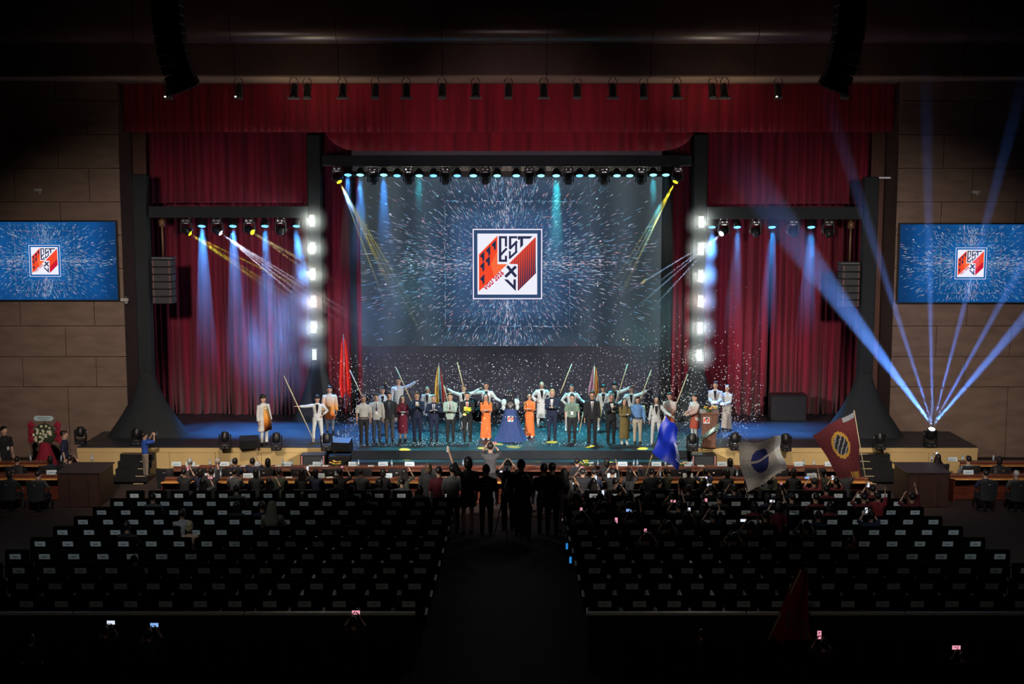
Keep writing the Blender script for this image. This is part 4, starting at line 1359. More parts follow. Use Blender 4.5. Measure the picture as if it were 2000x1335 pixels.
        if e == 'glasses':
            for s in (-1, 1):
                for q in range(8):
                    a0, a1 = q * PI / 4, (q + 1) * PI / 4
                    m.tube([h + Vector((s * .032 + .024 * math.cos(a0), -.098, .012 + .018 * math.sin(a0))) * k, h + Vector((s * .032 + .024 * math.cos(a1), -.098, .012 + .018 * math.sin(a1))) * k], .003, 4)
            m.obj('glasses', M_plastic, t)
        if e == 'belt':
            m.rings([(0, J['pel'].y, J['pel'].z + .045 * k, .158 * k + thick, .118 * k + thick), (0, J['pel'].y, J['pel'].z + .085 * k, .153 * k + thick, .114 * k + thick)], 18); m.obj('belt', mat('brown_belt', (.06, .02, .015), .5), t)
        if isinstance(e, tuple) and e[0] == 'panel':     # open coloured lining at the front of a robe
            m.add([(-.09, fy + .02, T.z + .1), (.07, fy + .02, T.z + .1), (.17, fy - .03, hem + .5), (.22, fy - .05, hem + .05), (-.14, fy - .075, hem + .02), (-.13, fy - .05, hem + .5), (0, fy + .05, hem + .3)], [(0, 5, 2, 1), (5, 4, 3, 2), (0, 6, 5), (5, 6, 4), (1, 2, 6), (2, 3, 6), (3, 4, 6), (0, 1, 6)], smooth=True)
            m.obj('front_panel', e[1], t)
        if e == 'cap':
            m.rings([(0, h.y + .01 * k, h.z + .06 * k, .096 * k, .112 * k), (0, h.y + .01 * k, h.z + .11 * k, .085 * k, .10 * k), (0, h.y + .01 * k, h.z + .145 * k, .04 * k, .05 * k)], 14)
            m.box(h + Vector((0, -.15, .065)) * k, (.13 * k, .10 * k, .012)); m.obj('cap', mat('pale_cap', (.4, .4, .4), .8), t)
    t['_J'] = 0
    del t['_J']
    PJ[t.name] = J
    return t
PJ = {}
def world(t, p):
    c, s = math.cos(t.rotation_euler.z), math.sin(t.rotation_euler.z)
    return Vector((t.location.x + c * p.x - s * p.y, t.location.y + s * p.x + c * p.y, t.location.z + p.z))

def at(px, py): return G(px, py, ST)
def deg(a): return math.radians(a)
BLACKS = cloth('black_suit', (.009, .009, .012)); NAVY = cloth('navy_suit', (.010, .016, .045)); CHAR = cloth('charcoal_suit', (.020, .022, .026))
DKTR = cloth('dark_trousers', (.014, .014, .017)); JEAN = cloth('slate_trousers', (.035, .048, .07)); GREYT = cloth('grey_trousers', (.07, .068, .065))
MAROON = cloth('maroon_dress_cloth', (.16, .010, .030)); SAGE = cloth('sage_blazer', (.33, .42, .36)); ORANGE = cloth('orange_silk', (.85, .19, .045))
OLIVE = cloth('olive_satin', (.20, .15, .05)); LBLUE = cloth('light_blue_shirt', (.16, .33, .66)); BEIGE = cloth('beige_trousers', (.52, .46, .36)); GPOLO = cloth('grey_green_polo', (.16, .24, .18))
LGREY = cloth('pale_grey_shirt', (.46, .46, .42)); SHIRTW = cloth('white_shirt', (.70, .70, .68)); REDTIE = cloth('red_tie', (.55, .01, .02))
WSH = mat('white_shoe', (.7, .7, .7), .5); TUNIC = gradient_cloth('white_orange_tunic', (.85, .10, .02), (.85, .36, .06), (.66, .68, .70), .50, 1.45)
TUNIC2 = gradient_cloth('brick_tunic', (.45, .06, .03), (.42, .12, .07), (.60, .62, .60), .50, 1.40)
ORPAN = gradient_cloth('orange_panel', (.90, .16, .02), (.90, .30, .03), (.85, .5, .15), .50, 1.35)
SMALL = .0155
suit = lambda m, sh=SHIRTW: (('vee', sh), ('lapel', m))

person(at(711, 867), deg(12), 'older man in a pale short-sleeved shirt and dark trousers, leftmost of the front row', H=1.72, top=LGREY, sleeve=.45, bottom=DKTR, hair='short', hairm=HAIRG, skin=SKIN_D, extra=('belt',))
person(at(736, 863), deg(8), 'man in a pale grey blazer with dark tie and hanging badges, second in front row', H=1.72, top=LGREY, top_kind='jacket', bottom=JEAN, extra=(('vee', SHIRTW), 'tie', 'badge'))
person(at(761, 862), deg(5), 'man in a charcoal suit and glasses with arms hanging, left of the woman in maroon', H=1.76, top=CHAR, top_kind='jacket', bottom=GREYT, extra=(('vee', cloth('slate_shirt', (.08, .10, .15))), ('lapel', CHAR), 'glasses'), belly=.01)
person(at(787, 861), deg(4), 'woman with long dark hair clapping in a long maroon dress', H=1.62, fem=True, top=MAROON, top_kind='dress', hem=.30, flare=.02, sleeve=.8, hair='long', arms=('clap', 'clap'), extra=('badge',))
person(at(815, 862), deg(6), 'tall man in a navy suit clapping, right of the woman in maroon', H=1.76, top=NAVY, top_kind='jacket', bottom=NAVY, arms=('clapc', 'clapc'), extra=suit(NAVY))
person(at(848, 862), deg(0), 'grey-haired man in a navy suit and glasses clapping wide', H=1.66, top=NAVY, top_kind='jacket', bottom=NAVY, hairm=HAIRG, arms=(((.12, .30, 1.2), (.8, -.1, -1)), ((.12, .30, 1.22), (.8, -.1, -1))), extra=suit(NAVY) + ('tie', 'glasses'))
person(at(880, 862), deg(-4), 'man in a sage green blazer with a lanyard and black trousers, clapping', H=1.72, top=SAGE, top_kind='jacket', bottom=DKTR, arms=('clap', 'clap'), extra=(('vee', SHIRTW), ('lapel', SAGE), 'tie', 'glasses'))
p8 = person(at(913, 862), deg(0), 'man in a black suit and red tie with a yellow-green bouquet under his chin', H=1.76, top=BLACKS, top_kind='jacket', bottom=DKTR, arms=('hold', 'clap'), extra=suit(BLACKS) + (('tie', REDTIE),), belly=.015)
person(at(949, 857), deg(3), 'woman with long hair in an orange silk tunic left of the draped figure', H=1.62, fem=True, top=ORANGE, top_kind='tunic', hem=.16, flare=.03, bottom=ORANGE, bottom_kind='wide', hair='long', arms=('clap', 'clap'), shoes=WSH)
person(at(1034, 853), deg(-4), 'woman in an orange silk tunic with tied hair right of the draped figure', H=1.58, fem=True, top=ORANGE, top_kind='tunic', hem=.16, flare=.03, bottom=ORANGE, bottom_kind='wide', hair='bun', arms=('clap', 'clap'), shoes=WSH, extra=('glasses',))
p11 = person(at(1078, 858), deg(-6), 'man in a navy suit and white shirt with yellow-lit hair in a yellow spotlight', H=1.80, top=NAVY, top_kind='jacket', bottom=NAVY, hairm=mat('yellow_lit_hair', (.40, .30, .12), .6), arms=('clap', 'clap'), extra=suit(NAVY))  # yellow light on the head is put into the hair colour
person(at(1117, 862), deg(-3), 'young man in a grey-green polo shirt with a lanyard and badge', H=1.68, top=GPOLO, sleeve=.45, bottom=DKTR, arms=('down', 'down'), extra=('badge',))
person(at(1156, 864), deg(-4), 'tall man in a black suit and grey tie with hanging arms', H=1.82, top=BLACKS, top_kind='jacket', bottom=BLACKS, skin=SKIN_D, extra=(('vee', SHIRTW), ('lapel', BLACKS), ('tie', cloth('grey_tie', (.2, .2, .22)))), belly=.015)
person(at(1193, 865), deg(8), 'grey-haired man in a black suit clapping beside the woman in olive', H=1.74, top=BLACKS, top_kind='jacket', bottom=BLACKS, hairm=HAIRG, skin=SKIN_D, arms=('clapc', 'clap'), extra=suit(BLACKS))
person(at(1219, 866), deg(10), 'woman in a long olive satin dress and white shoes clapping', H=1.60, fem=True, top=OLIVE, top_kind='dress', hem=.20, flare=.035, hair='long', arms=('clap', 'clap'), shoes=WSH)
person(at(1245, 866), deg(-5), 'man in a light blue shirt and beige trousers, rightmost of the front row', H=1.66, top=LBLUE, bottom=BEIGE, extra=('belt',), arms=('down', 'down'))
# coverall crew behind
def crew(px, py, fc, label, **kw):
    a = dict(H=1.70, top=WHT, top_kind='coverall', bottom=WHT, shoes=WSH, extra=(('vee', BLACKS),)); a.update(kw)
    return person(at(px, py), deg(fc), label, **a)
c1 = crew(621, 861, 4, 'person in a white coverall stretching one arm out to a long leaning pole, left', arms=('side', 'hip'), spread=.17, H=1.62, hair='bushy', sleeve=.85)
crew(748, 846, 5, 'person in a white coverall half hidden behind the man in the charcoal suit', hair='short')
b3 = crew(779, 833, 0, 'tall person in a white top on the back step behind the woman in maroon', H=1.86, arms=('down', 'sideup'), extra=())
crew(835, 839, 0, 'person in an open white coverall over a black shirt, between the two navy suits', hair='bob', fem=True, H=1.62, stride=.4)
crew(906, 838, -3, 'person in a white coverall gripping a pole behind the man with the red tie', H=1.66, arms=('sideup', 'sideup'))
crew(950, 836, 0, 'person in a white coverall stretching an arm to the left behind the woman in orange', H=1.72, arms=('side', 'sidelow'), skin=SKIN_D)
crew(1058, 832, 0, 'bald person in a loose white coverall standing lit in turquoise at the back', H=1.68, hair='bald', hairm=SKIN_D, skin=SKIN_D, arms=('hip', 'hip'), spread=.14, top_kind='robe', hem=.35, flare=.05)
crew(1116, 840, 4, 'person in a white coverall stretching an arm to the right behind the green polo shirt', H=1.70, arms=('hip', 'sidelow'), spread=.2)
crew(1178, 840, -8, 'person in a stained white coverall between the two black suits', H=1.68, hair='bushy', spread=.16, arms=('down', 'down'))
crew(1200, 834, 5, 'person in a white coverall with bushy hair holding a pole behind the grey-haired man', H=1.68, hair='bushy', arms=('down', 'sideup'))
crew(1232, 838, -5, 'person in a white coverall behind the light blue shirt, one arm out', H=1.60, arms=('sidelow', 'sideup'))
c2 = crew(1281, 865, -5, 'person in a white coverall with a long side braid reaching for the right-hand pole', H=1.64, fem=True, hair='long', arms=('down', 'sidelow'), spread=.15)
person(at(516, 868), deg(48), 'man in a long white and orange robe at the far left looking right', H=1.74, top=WHT, top_kind='robe', hem=.50, flare=.07, bottom=WHT, hair='bushy', shoes=SHOE, arms=('down', 'down'), extra=(('panel', ORPAN),))
person(at(645, 846), deg(5), 'man in a knee-long tunic fading from white to orange beside the red flag', H=1.74, top=TUNIC, top_kind='robe', hem=.55, flare=.03, bottom=WHT, hair='turban', arms=('down', 'down'))
person(at(1307, 858), deg(-14), 'man in a white and brown tunic next to the right-hand pole', H=1.68, top=TUNIC2, top_kind='robe', hem=.5, flare=.03, bottom=WHT, hair='turban', arms=('hold', 'hold'))
person(at(1356, 862), deg(-62), 'man in a white and brick red tunic seen in profile beside the lectern', H=1.70, top=TUNIC2, top_kind='robe', hem=.5, flare=.05, bottom=WHT, hair='turban', arms=('hold', 'hold'))
mc1 = person(at(1396, 838), deg(-14), 'presenter in a white blazer holding cue cards behind the lectern', H=1.78, top=WHT, top_kind='jacket', bottom=JEAN, arms=('hold', 'hold'), extra=(('vee', BLACKS), ('lapel', WHT)))
mc2 = person(at(1419, 838), deg(-38), 'presenter in a cropped white jacket and wide pale trousers right of the lectern', H=1.66, fem=True, top=WHT, top_kind='shirt', bottom=cloth('pale_linen', (.50, .47, .42)), bottom_kind='wide', hair='bob', arms=('hold', 'hold'), skin=SKIN)
for who, lab in ((mc1, 'white cue card in the hands of the presenter in the blazer'), (mc2, 'white cue card in the hands of the presenter in the cropped jacket')):
    J = PJ[who.name]; c = world(who, (J['wrL'] + J['wrR']) / 2 + Vector((0, -.10, .02)))
    m = MB(); m.box((0, 0, 0), (.21, .14, .008)); o = m.obj('cue_card', mat('card_white', (.85, .88, .9), .6)); o.location = c; o.rotation_euler = (.6, 0, who.rotation_euler.z); tag(o, lab, 'card')

# ------------------------------------------------------------------ the draped robot in the middle
g = at(997, 858)
t = thing('robot_statue', 'dark humanoid robot with white shoulder shells draped from the waist in navy cloth', 'robot', g)
m = MB(); k = 1
m.rings([(0, 0, .1, .2, .2), (0, 0, 1.0, .16, .14), (0, 0, 1.25, .22, .15), (0, 0, 1.42, .19, .12), (0, 0, 1.47, .06, .06), (0, 0, 1.55, .055, .055)], 16); m.obj('torso', mat('robot_black', (.02, .02, .022), .3), t)
m = MB(); m.rings([(0, 0, 1.52, .06, .07), (0, 0, 1.56, .09, .10), (0, 0, 1.66, .10, .12), (0, 0, 1.76, .085, .11), (0, 0, 1.82, .04, .05)], 16); m.obj('head', mat('robot_black', (.02, .02, .022), .3), t)
for s in (-1, 1):
    m = MB(); m.tube([(s * .05, -.115, 1.66), (s * .025, -.125, 1.63)], [.012, .006], 6); m.obj('eye_light', emat('robot_eye', (.9, .95, 1), 1.0), t)
    m = MB(); m.ell((s * .23, 0, 1.36), (.11, .13, .13)); m.ell((s * .25, 0, 1.2), (.07, .09, .13)); m.obj('shoulder_shell', mat('white_shell', (.6, .7, .7), .35), t)
m = MB(); m.box((0, -.15, 1.30), (.12, .03, .22), bev=.01); m.obj('chest_plate', M_steel, t)
m = MB(); m.box((0, -.165, 1.26), (.05, .02, .08), bev=.004); m.obj('chest_lamp', emat('chest_lamp', (1, .8, .6), .6), t)
g2 = thing('navy_drape', 'navy blue cloth spread over the robot, bearing a small white emblem card', 'cloth', (g.x, g.y - .0, ST))
rs = [(1.14, .19, .18), (1.10, .215, .20), (.85, .27, .25), (.6, .34, .30), (.38, .42, .36), (.15, .52, .44), (.02, .60, .50), (.0, .62, .52)]
vs = []; fs = []; n = 40
for i, (z, a, b) in enumerate(rs):
    for j in range(n):
        th = 2 * PI * j / n; w_ = 1 + (.07 * math.sin(7 * th + i * .3) + .03 * math.sin(13 * th)) * (i / 7)
        vs.append((a * w_ * math.cos(th), b * w_ * math.sin(th), z + (.02 * math.sin(5 * th) if 0 < i < 6 else 0)))
for i in range(len(rs) - 1):
    for j in range(n):
        q = (j + 1) % n; fs.append((i * n + j, i * n + n + j, i * n + n + q, i * n + q))
fs.append(tuple(range(n)))
m = MB(); m.add(vs, fs, smooth=True); m.obj('cloth', cloth('navy_satin', (.035, .07, .22)), g2)
def emblem_card(parent, x, y, z, s, rz=0):
    c = thing('tmp', None, None); bpy.data.objects.remove(c)
    m = MB(); m.box((x, y, z), (s * 720, .008, s * 730)); o = m.obj('emblem_card', mat('badge_white', (.8, .8, .8), .5), parent)
    m = MB(); mats_ = [mat('print_orange', (.8, .10, .05), .6), mat('print_navy', (.04, .04, .09), .6)]
    def pl(pts, k):
        m.add([(x + (a - 797) * s, y - .006, z - (b - 700) * s) for a, b in pts], [tuple(q) for q in earclip(pts)], k)
    pl([(470, 585), (680, 385), (680, 700), (790, 700), (470, 1010)], 0); pl([(815, 693), (1120, 395), (1120, 800), (925, 1000), (925, 700)], 0)
    pl([(700, 375), (1080, 375), (800, 660), (700, 660)], 1); pl([(765, 730), (900, 730), (900, 1010), (765, 880)], 1)
    m.obj('print', mats_, o); return o
emblem_card(g2, 0, -.31, .82, .00028)

# ------------------------------------------------------------------ lectern
g = at(1384, 872)
t = thing('lectern', 'brown wooden lectern with flowers on top and a small white emblem card', 'lectern', g, deg(-6))
mw = mat('lectern_wood', (.16, .075, .05), .5, var=.3, scale=3, stretch=(6, 6, 1))
m = MB(); m.box((0, 0, .05), (.52, .42, .10), bev=.01); m.obj('base', mw, t)
m = MB(); m.add([(-.22, -.17, .1), (.22, -.17, .1), (.22, .17, .1), (-.22, .17, .1), (-.30, -.2, 1.18), (.30, -.2, 1.18), (.30, .2, 1.25), (-.30, .2, 1.25)], [(0, 1, 5, 4), (1, 2, 6, 5), (2, 3, 7, 6), (3, 0, 4, 7), (4, 5, 6, 7), (3, 2, 1, 0)]); m.obj('body', mw, t)
m = MB(); m.box((0, 0, 1.24), (.68, .46, .05), rot=Matrix.Rotation(.15, 3, 'X'), bev=.01); m.obj('top', mw, t)
emblem_card(t, -.10, -.215, .98, .00030)
m = MB()
vs = []
for i in range(9):
    q = i / 8; vs += [(-.30 + .66 * q, -.24 - .02 * math.sin(q * 9), .28 + .50 * q + .13), (-.30 + .66 * q, -.245 + .02 * math.sin(q * 7), .28 + .50 * q - .05), (-.30 + .66 * q, -.225, .28 + .50 * q - .05), (-.30 + .66 * q, -.22, .28 + .50 * q + .13)]
m.add(vs, [(4 * i + a, 4 * i + b, 4 * i + 4 + b, 4 * i + 4 + a) for i in range(8) for a, b in ((0, 1), (1, 2), (2, 3), (3, 0))])
o = m.obj('wrapping', mat('shiny_wrap', (.35, .50, .45), .15, .6, var=.6, scale=25, bump=1.0), t)
def bouquet(name, c, n, r, cols, label, seed, flat=.5, leaf=(.05, .12, .02)):
    rr = random.Random(seed)
    t = thing(name, label, 'flowers', c)
    for k_, mt in enumerate(cols):
        for _ in range(n):
            m = MB(); a = rr.uniform(0, 6.28); q = math.sqrt(rr.random()) * r; z = rr.uniform(.02, flat * r) + .05
            p = Vector((q * math.cos(a), q * math.sin(a) * .6, z)); s = rr.uniform(.025, .045)
            for e in range(5):
                b = e * 1.2566; m.ell(p + Vector((s * .7 * math.cos(b), s * .7 * math.sin(b), 0)), (s * .6, s * .6, s * .35), 6, 4)
            m.ell(p + Vector((0, 0, .01)), (s * .4,) * 3, 6, 4)
            o = m.obj('flower', mt, t)
    for _ in range(8):
        m = MB(); a = rr.uniform(0, 6.28); q = r * rr.uniform(.5, 1.2)
        d = Vector((math.cos(a), math.sin(a) * .6, .35)); nrm = Vector((-math.sin(a), math.cos(a), 0)) * .03
        m.add([(0, 0, .02), tuple(d * q * .6 + nrm), tuple(d * q), tuple(d * q * .6 - nrm), tuple(d * q * .6 + Vector((0, 0, .02)))], [(0, 1, 4), (1, 2, 4), (2, 3, 4), (3, 0, 4), (0, 3, 2, 1)]); m.obj('leaf', mat('leaf_green', leaf, .6), t)
    m = MB(); m.rings([(0, 0, 0, .05, .05), (0, 0, .05, .09, .07), (0, 0, .09, .05, .05)], 8); m.obj('stem_bundle', mat('leaf_green', leaf, .6), t)
    return t
F_or = mat('apricot_petal', (.85, .38, .12), .6); F_y = mat('yellow_petal', (.85, .65, .06), .6); F_w = mat('cream_petal', (.80, .78, .55), .6); F_yg = mat('lime_petal', (.55, .65, .05), .6)
bouquet('flower_arrangement', (g.x, g.y - .05, ST + 1.26), 7, .28, [F_or, F_y], 'apricot and yellow flowers on top of the lectern', 4)
J = PJ[p8.name]; bouquet('hand_bouquet', world(p8, J['wrR'] + Vector((.12, -.10, .02))), 7, .13, [F_yg, F_y], 'yellow-green bouquet held by the man with the red tie', 6, flat=1.4)

# ------------------------------------------------------------------ poles and flags on the stage
M_bam = mat('bamboo', (.62, .50, .30), .6, var=.15, scale=8)
def pole(px0, py0, px1, py1, D0, label, r=.022, D1=None, name='flag_pole'):
    a, b = P(px0, py0, D0), P(px1, py1, D1 or D0)
    t = thing(name, label, 'pole', b)
    m = MB(); m.tube([a - b, (0, 0, 0)], [r * .85, r], 8); m.obj('shaft', M_bam, t)
    m = MB()
    for q in range(1, 6): m.tube([(a - b) * (q / 6), (a - b) * (q / 6 + .006)], r * 1.18, 8)
    m.obj('node_ring', M_bam, t)
    return t
def on_floor(px, py): return G(px, py, ST)
g = on_floor(614, 863); pole(554, 733, 614, 862, g.y - .0, 'long pale pole leaning left in the outstretched hand of the left coverall figure')
g = on_floor(1300, 858); pole(1343, 731, 1302, 838, g.y, 'long pale pole leaning right between the tunic wearer and the blue flag')
for a, b, c, d, lab in ((683, 722, 716, 792, 'pale pole rising left behind the leftmost man of the front row'), (773, 717, 804, 784, 'pale pole rising left above the woman in maroon'),
                        (893, 707, 909, 770, 'pale pole rising above the man with the red tie'), (1117, 710, 1094, 768, 'pale pole leaning right above the man in the yellow spotlight'),
                        (1226, 710, 1203, 785, 'pale pole leaning right behind the woman in olive'), (1272, 722, 1249, 785, 'pale pole leaning right behind the light blue shirt'),
                        (867, 752, 876, 790, 'short pale pole showing behind the sage green blazer')):
    pole(a, b, c, d, 47.0, lab)
pole(1141, 798, 1131, 846, 46.6, 'lower end of a pale pole standing between the green polo and the tall black suit')

def hanging_flag(cx, top, bot, wtop, wbot, D, cols, label, polebot, seed, pole_dx=0):
    """folded flag hanging along its staff"""
    rr = random.Random(seed)
    a = P(cx, top, D); b = P(cx, bot, D); f = P(cx + pole_dx, polebot, D)
    t = thing('flag', label, 'flag', (f.x, D, f.z))
    m = MB(); m.tube([(0, 0, 0), (a.x - f.x, 0, a.z - f.z + .05)], .015, 8); m.obj('staff', M_steel if len(cols) < 2 else M_bam, t)
    m = MB(); m.rings([(a.x - f.x, 0, a.z - f.z + .04, .012, .012), (a.x - f.x, 0, a.z - f.z + .10, .022, .022), (a.x - f.x, 0, a.z - f.z + .17, .003, .003)], 8); m.obj('finial', M_steel, t)
    n = 18; R_ = 9; vs = []; fs = []; sc_ = 48.5
    for side in (0, 1):
        for i in range(R_):
            q = i / (R_ - 1)
            w_ = (wtop + (wbot - wtop) * q ** .7) / sc_ * (1 - .25 * (max(0, q - .8) / .2))
            for j in range(n):
                u = j / (n - 1) - .5
                vs.append((a.x - f.x + u * w_ + .05 * (q ** 2) * math.sin(seed), .03 + .07 * q * math.sin(u * 21 + seed) + side * .012, a.z - f.z + (b.z - a.z) * q + (.14 * math.sin(u * 9 + seed) * q if q > .5 else 0)))
    for i in range(R_ - 1):
        for j in range(n - 1):
            k = i * n + j; fs.append((k, k + n, k + n + 1, k + 1)); k += R_ * n; fs.append((k, k + 1, k + n + 1, k + n))
    m = MB()
    ks = [int(j / (n - 1) * len(cols) * .999) for j in range(n - 1)]
    mk = []
    for i in range(R_ - 1):
        for j in range(n - 1): mk += [ks[j], ks[j]]
    m.add(vs, fs, smooth=True); m.mi = mk
    m.obj('cloth', cols, t)
    return t
hanging_flag(671, 660, 770, 5, 26, 47.6, [cloth('scarlet_cloth', (.85, .03, .02))], 'bright red flag hanging folded on a steel staff left of the big screen', 795, 1, 2)
hanging_flag(857, 716, 786, 4, 22, 47.4, [cloth('gold_cloth', (.80, .48, .08)), cloth('teal_cloth', (.05, .25, .38)), cloth('red_brown_cloth', (.35, .05, .04))], 'folded yellow and blue flag behind the clapping men', 800, 2)
hanging_flag(1161, 716, 778, 4, 22, 47.4, [cloth('mauve_cloth', (.45, .25, .35)), cloth('orange_cloth', (.90, .36, .10))], 'folded orange and mauve flag behind the tall man in black', 790, 5)

# ------------------------------------------------------------------ monitor wedges, dark band gear
def wedge(px, py, rz, lab):
    g = at(px, py); t = thing('monitor_speaker', lab, 'loudspeaker', g, rz)
    m = MB(); m.add([(-.33, -.22, 0), (.33, -.22, 0), (.33, .25, 0), (-.33, .25, 0), (-.33, -.24, .30), (.33, -.24, .30), (.33, .10, .42), (-.33, .10, .42), (.33, .27, .12), (-.33, .27, .12)], [(0, 3, 2, 1), (0, 1, 5, 4), (4, 5, 6, 7), (6, 8, 9, 7), (2, 3, 9, 8), (1, 2, 8, 6, 5), (0, 4, 7, 9, 3)])
    m.obj('cabinet', M_plastic, t)
    m = MB(); m.add([(-.28, .122, .40), (.28, .122, .40), (.28, .268, .14), (-.28, .268, .14), (-.28, .14, .42), (.28, .14, .42), (.28, .29, .15), (-.28, .29, .15)], [(4, 5, 6, 7), (0, 1, 5, 4), (2, 3, 7, 6), (1, 2, 6, 5), (0, 4, 7, 3)]); m.obj('grille', M_dark, t)
wedge(487, 874, .25, 'black wedge monitor on the stage edge left of the robed man')
wedge(668, 878, -.15, 'black wedge monitor on the stage edge right of the lamp beside the left coverall')
g = at(935, 822)
def drum(t, c, r, h, axis, nm='drum'):
    m = MB(); a = Vector(axis).normalized()
    m.tube([Vector(c) - a * h / 2, Vector(c) + a * h / 2], r, 16); m.tube([Vector(c) - a * h / 2, Vector(c) - a * (h / 2 - .02)], r * 1.05, 16); m.obj(nm, M_dark, t)
t = thing('drum_kit', 'dark drum kit in the shade behind the woman in orange', 'drums', (g.x, g.y, ST))
drum(t, (0, 0, .29), .28, .4, (0, 1, 0), 'bass_drum'); drum(t, (-.22, -.05, .72), .16, .22, (0, .5, 1)); drum(t, (.2, -.05, .72), .15, .2, (0, .5, 1)); drum(t, (.55, .2, .45), .2, .4, (0, 0, 1))
for x, z in ((-.6, 1.1), (.6, 1.15)):
    m = MB(); m.rings([(x, 0, z, .2, .2), (x, 0, z + .02, .06, .06), (x, 0, z + .04, .01, .01)], 14); m.obj('cymbal', M_steel, t)
    m = MB(); m.tube([(x, 0, 0), (x, 0, z)], .012, 6); m.obj('stand', M_dark, t)
# black crate far right at the drapes
g = at(1540, 822); t = thing('flight_case', 'black flight case standing against the right drape', 'case', (g.x, g.y + .3, ST))
m = MB(); m.box((0, 0, .5), (1.4, .6, 1.0), bev=.02); m.obj('body', M_plastic, t); m = MB(); m.box((0, 0, 1.02), (1.42, .62, .05), bev=.01); m.obj('lid', M_dark, t)
# subwoofers in the stage front
for px0, px1, lab in ((592, 634, 'black subwoofer set into the left gold stage front'), (1352, 1394, 'black subwoofer set into the right gold stage front')):
    a, b = P(px0, 897, SF - .35), P(px1, 897, SF - .35)
    t = thing('subwoofer', lab, 'loudspeaker', ((a.x + b.x) / 2, SF - .35, 0))
    m = MB(); m.box((0, 0, .42), (b.x - a.x + .12, .55, .84), bev=.02); m.obj('cabinet', M_plastic, t)
    m = MB(); m.box((0, -.285, .44), (b.x - a.x - .12, .02, .70)); m.obj('grille', mat('speaker_grille', (.035, .038, .042), .6), t)
    for s in (-1, 1):
        m = MB(); m.box((s * (b.x - a.x) / 2, -.285, .44), (.05, .02, .74)); m.obj('side_rail', mat('pink_rail', (.45, .20, .20), .5), t)
    m = MB(); m.box(((b.x - a.x) / 2 + .55 * (1 if px0 < 1000 else -2.6), 0, .40), (.8, .5, .78), bev=.02); m.obj('sub_box', M_plastic, t)
# flower stand at the left
g = P(93, 880, 44.6)
t = thing('flower_stand', 'congratulation flower stand with cream blooms, red cloth and a pale plaque', 'flowers', (g.x, 44.4, 0))
m = MB(); rs = [(0, .42), (.5, .36), (.95, .20), (1.2, .16)]
vs = []; n = 28; fs = []
for i, (z, r) in enumerate(rs):
    for j in range(n):
        th = 2 * PI * j / n; w_ = 1 + .10 * math.sin(9 * th + i); vs.append((r * w_ * math.cos(th), r * .6 * w_ * math.sin(th), z))
for i in range(3):
    for j in range(n): q = (j + 1) % n; fs.append((i * n + j, i * n + q, i * n + n + q, i * n + n + j))
m.add(vs, fs, smooth=True); m.obj('red_cloth', cloth('red_stand_cloth', (.28, .01, .03)), t)
m = MB(); m.ell((0, 0, 1.45), (.40, .14, .38), 16, 10); m.obj('foliage', mat('dark_foliage', (.03, .05, .02), .8, bump=1, scale=20), t)
rr = random.Random(9)
for _ in range(34):
    a = rr.uniform(0, 6.28); q = math.sqrt(rr.random()); p = Vector((.36 * q * math.cos(a), -.13 - .04 * (1 - q), 1.45 + .34 * q * math.sin(a)))
    m = MB(); s = .038
    for e in range(5): m.ell(p + Vector((s * .7 * math.cos(e * 1.2566), 0, s * .7 * math.sin(e * 1.2566))), (s * .6, s * .3, s * .6), 6, 4)
    m.ell(p + Vector((0, -.012, 0)), (s * .5,) * 3, 6, 4); m.obj('flower', F_w, t)
for s in (-1, 1):
    for z in (1.25, 1.5, 1.75):
        m = MB(); m.add([(s * .30, -.02, z), (s * .56, -.05, z - .16), (s * .60, -.02, z + .06), (s * .46, .02, z + .18), (s * .45, -.09, z)], [(0, 1, 4), (1, 2, 4), (2, 3, 4), (3, 0, 4), (0, 3, 2, 1)]); m.obj('red_bow', cloth('red_stand_cloth', (.28, .01, .03)), t)
m = MB(); m.add([(x, y, z) for y in (-.06, -.03) for x, z in ((-.36, 2.02), (-.28, 1.93), (.28, 1.93), (.36, 2.02), (.28, 2.11), (-.28, 2.11))], [(0, 1, 2, 3, 4, 5), (11, 10, 9, 8, 7, 6)] + [(i, (i + 1) % 6, (i + 1) % 6 + 6, i + 6) for i in range(6)]); pq = m.obj('plaque', mat('pale_plaque', (.50, .66, .66), .5), t)
m = MB(); m.box((0, -.064, 2.05), (.44, .004, .018)); m.box((0, -.064, 2.0), (.40, .004, .014)); m.box((0, -.064, 1.965), (.30, .004, .012)); o = m.obj('lettering', mat('plaque_ink', (.10, .2, .25), .6), pq); o['kind'] = 'stuff'
m = MB(); m.tube([(0, .05, 0), (0, .05, 1.95)], .02, 6); m.obj('post', M_dark, t)

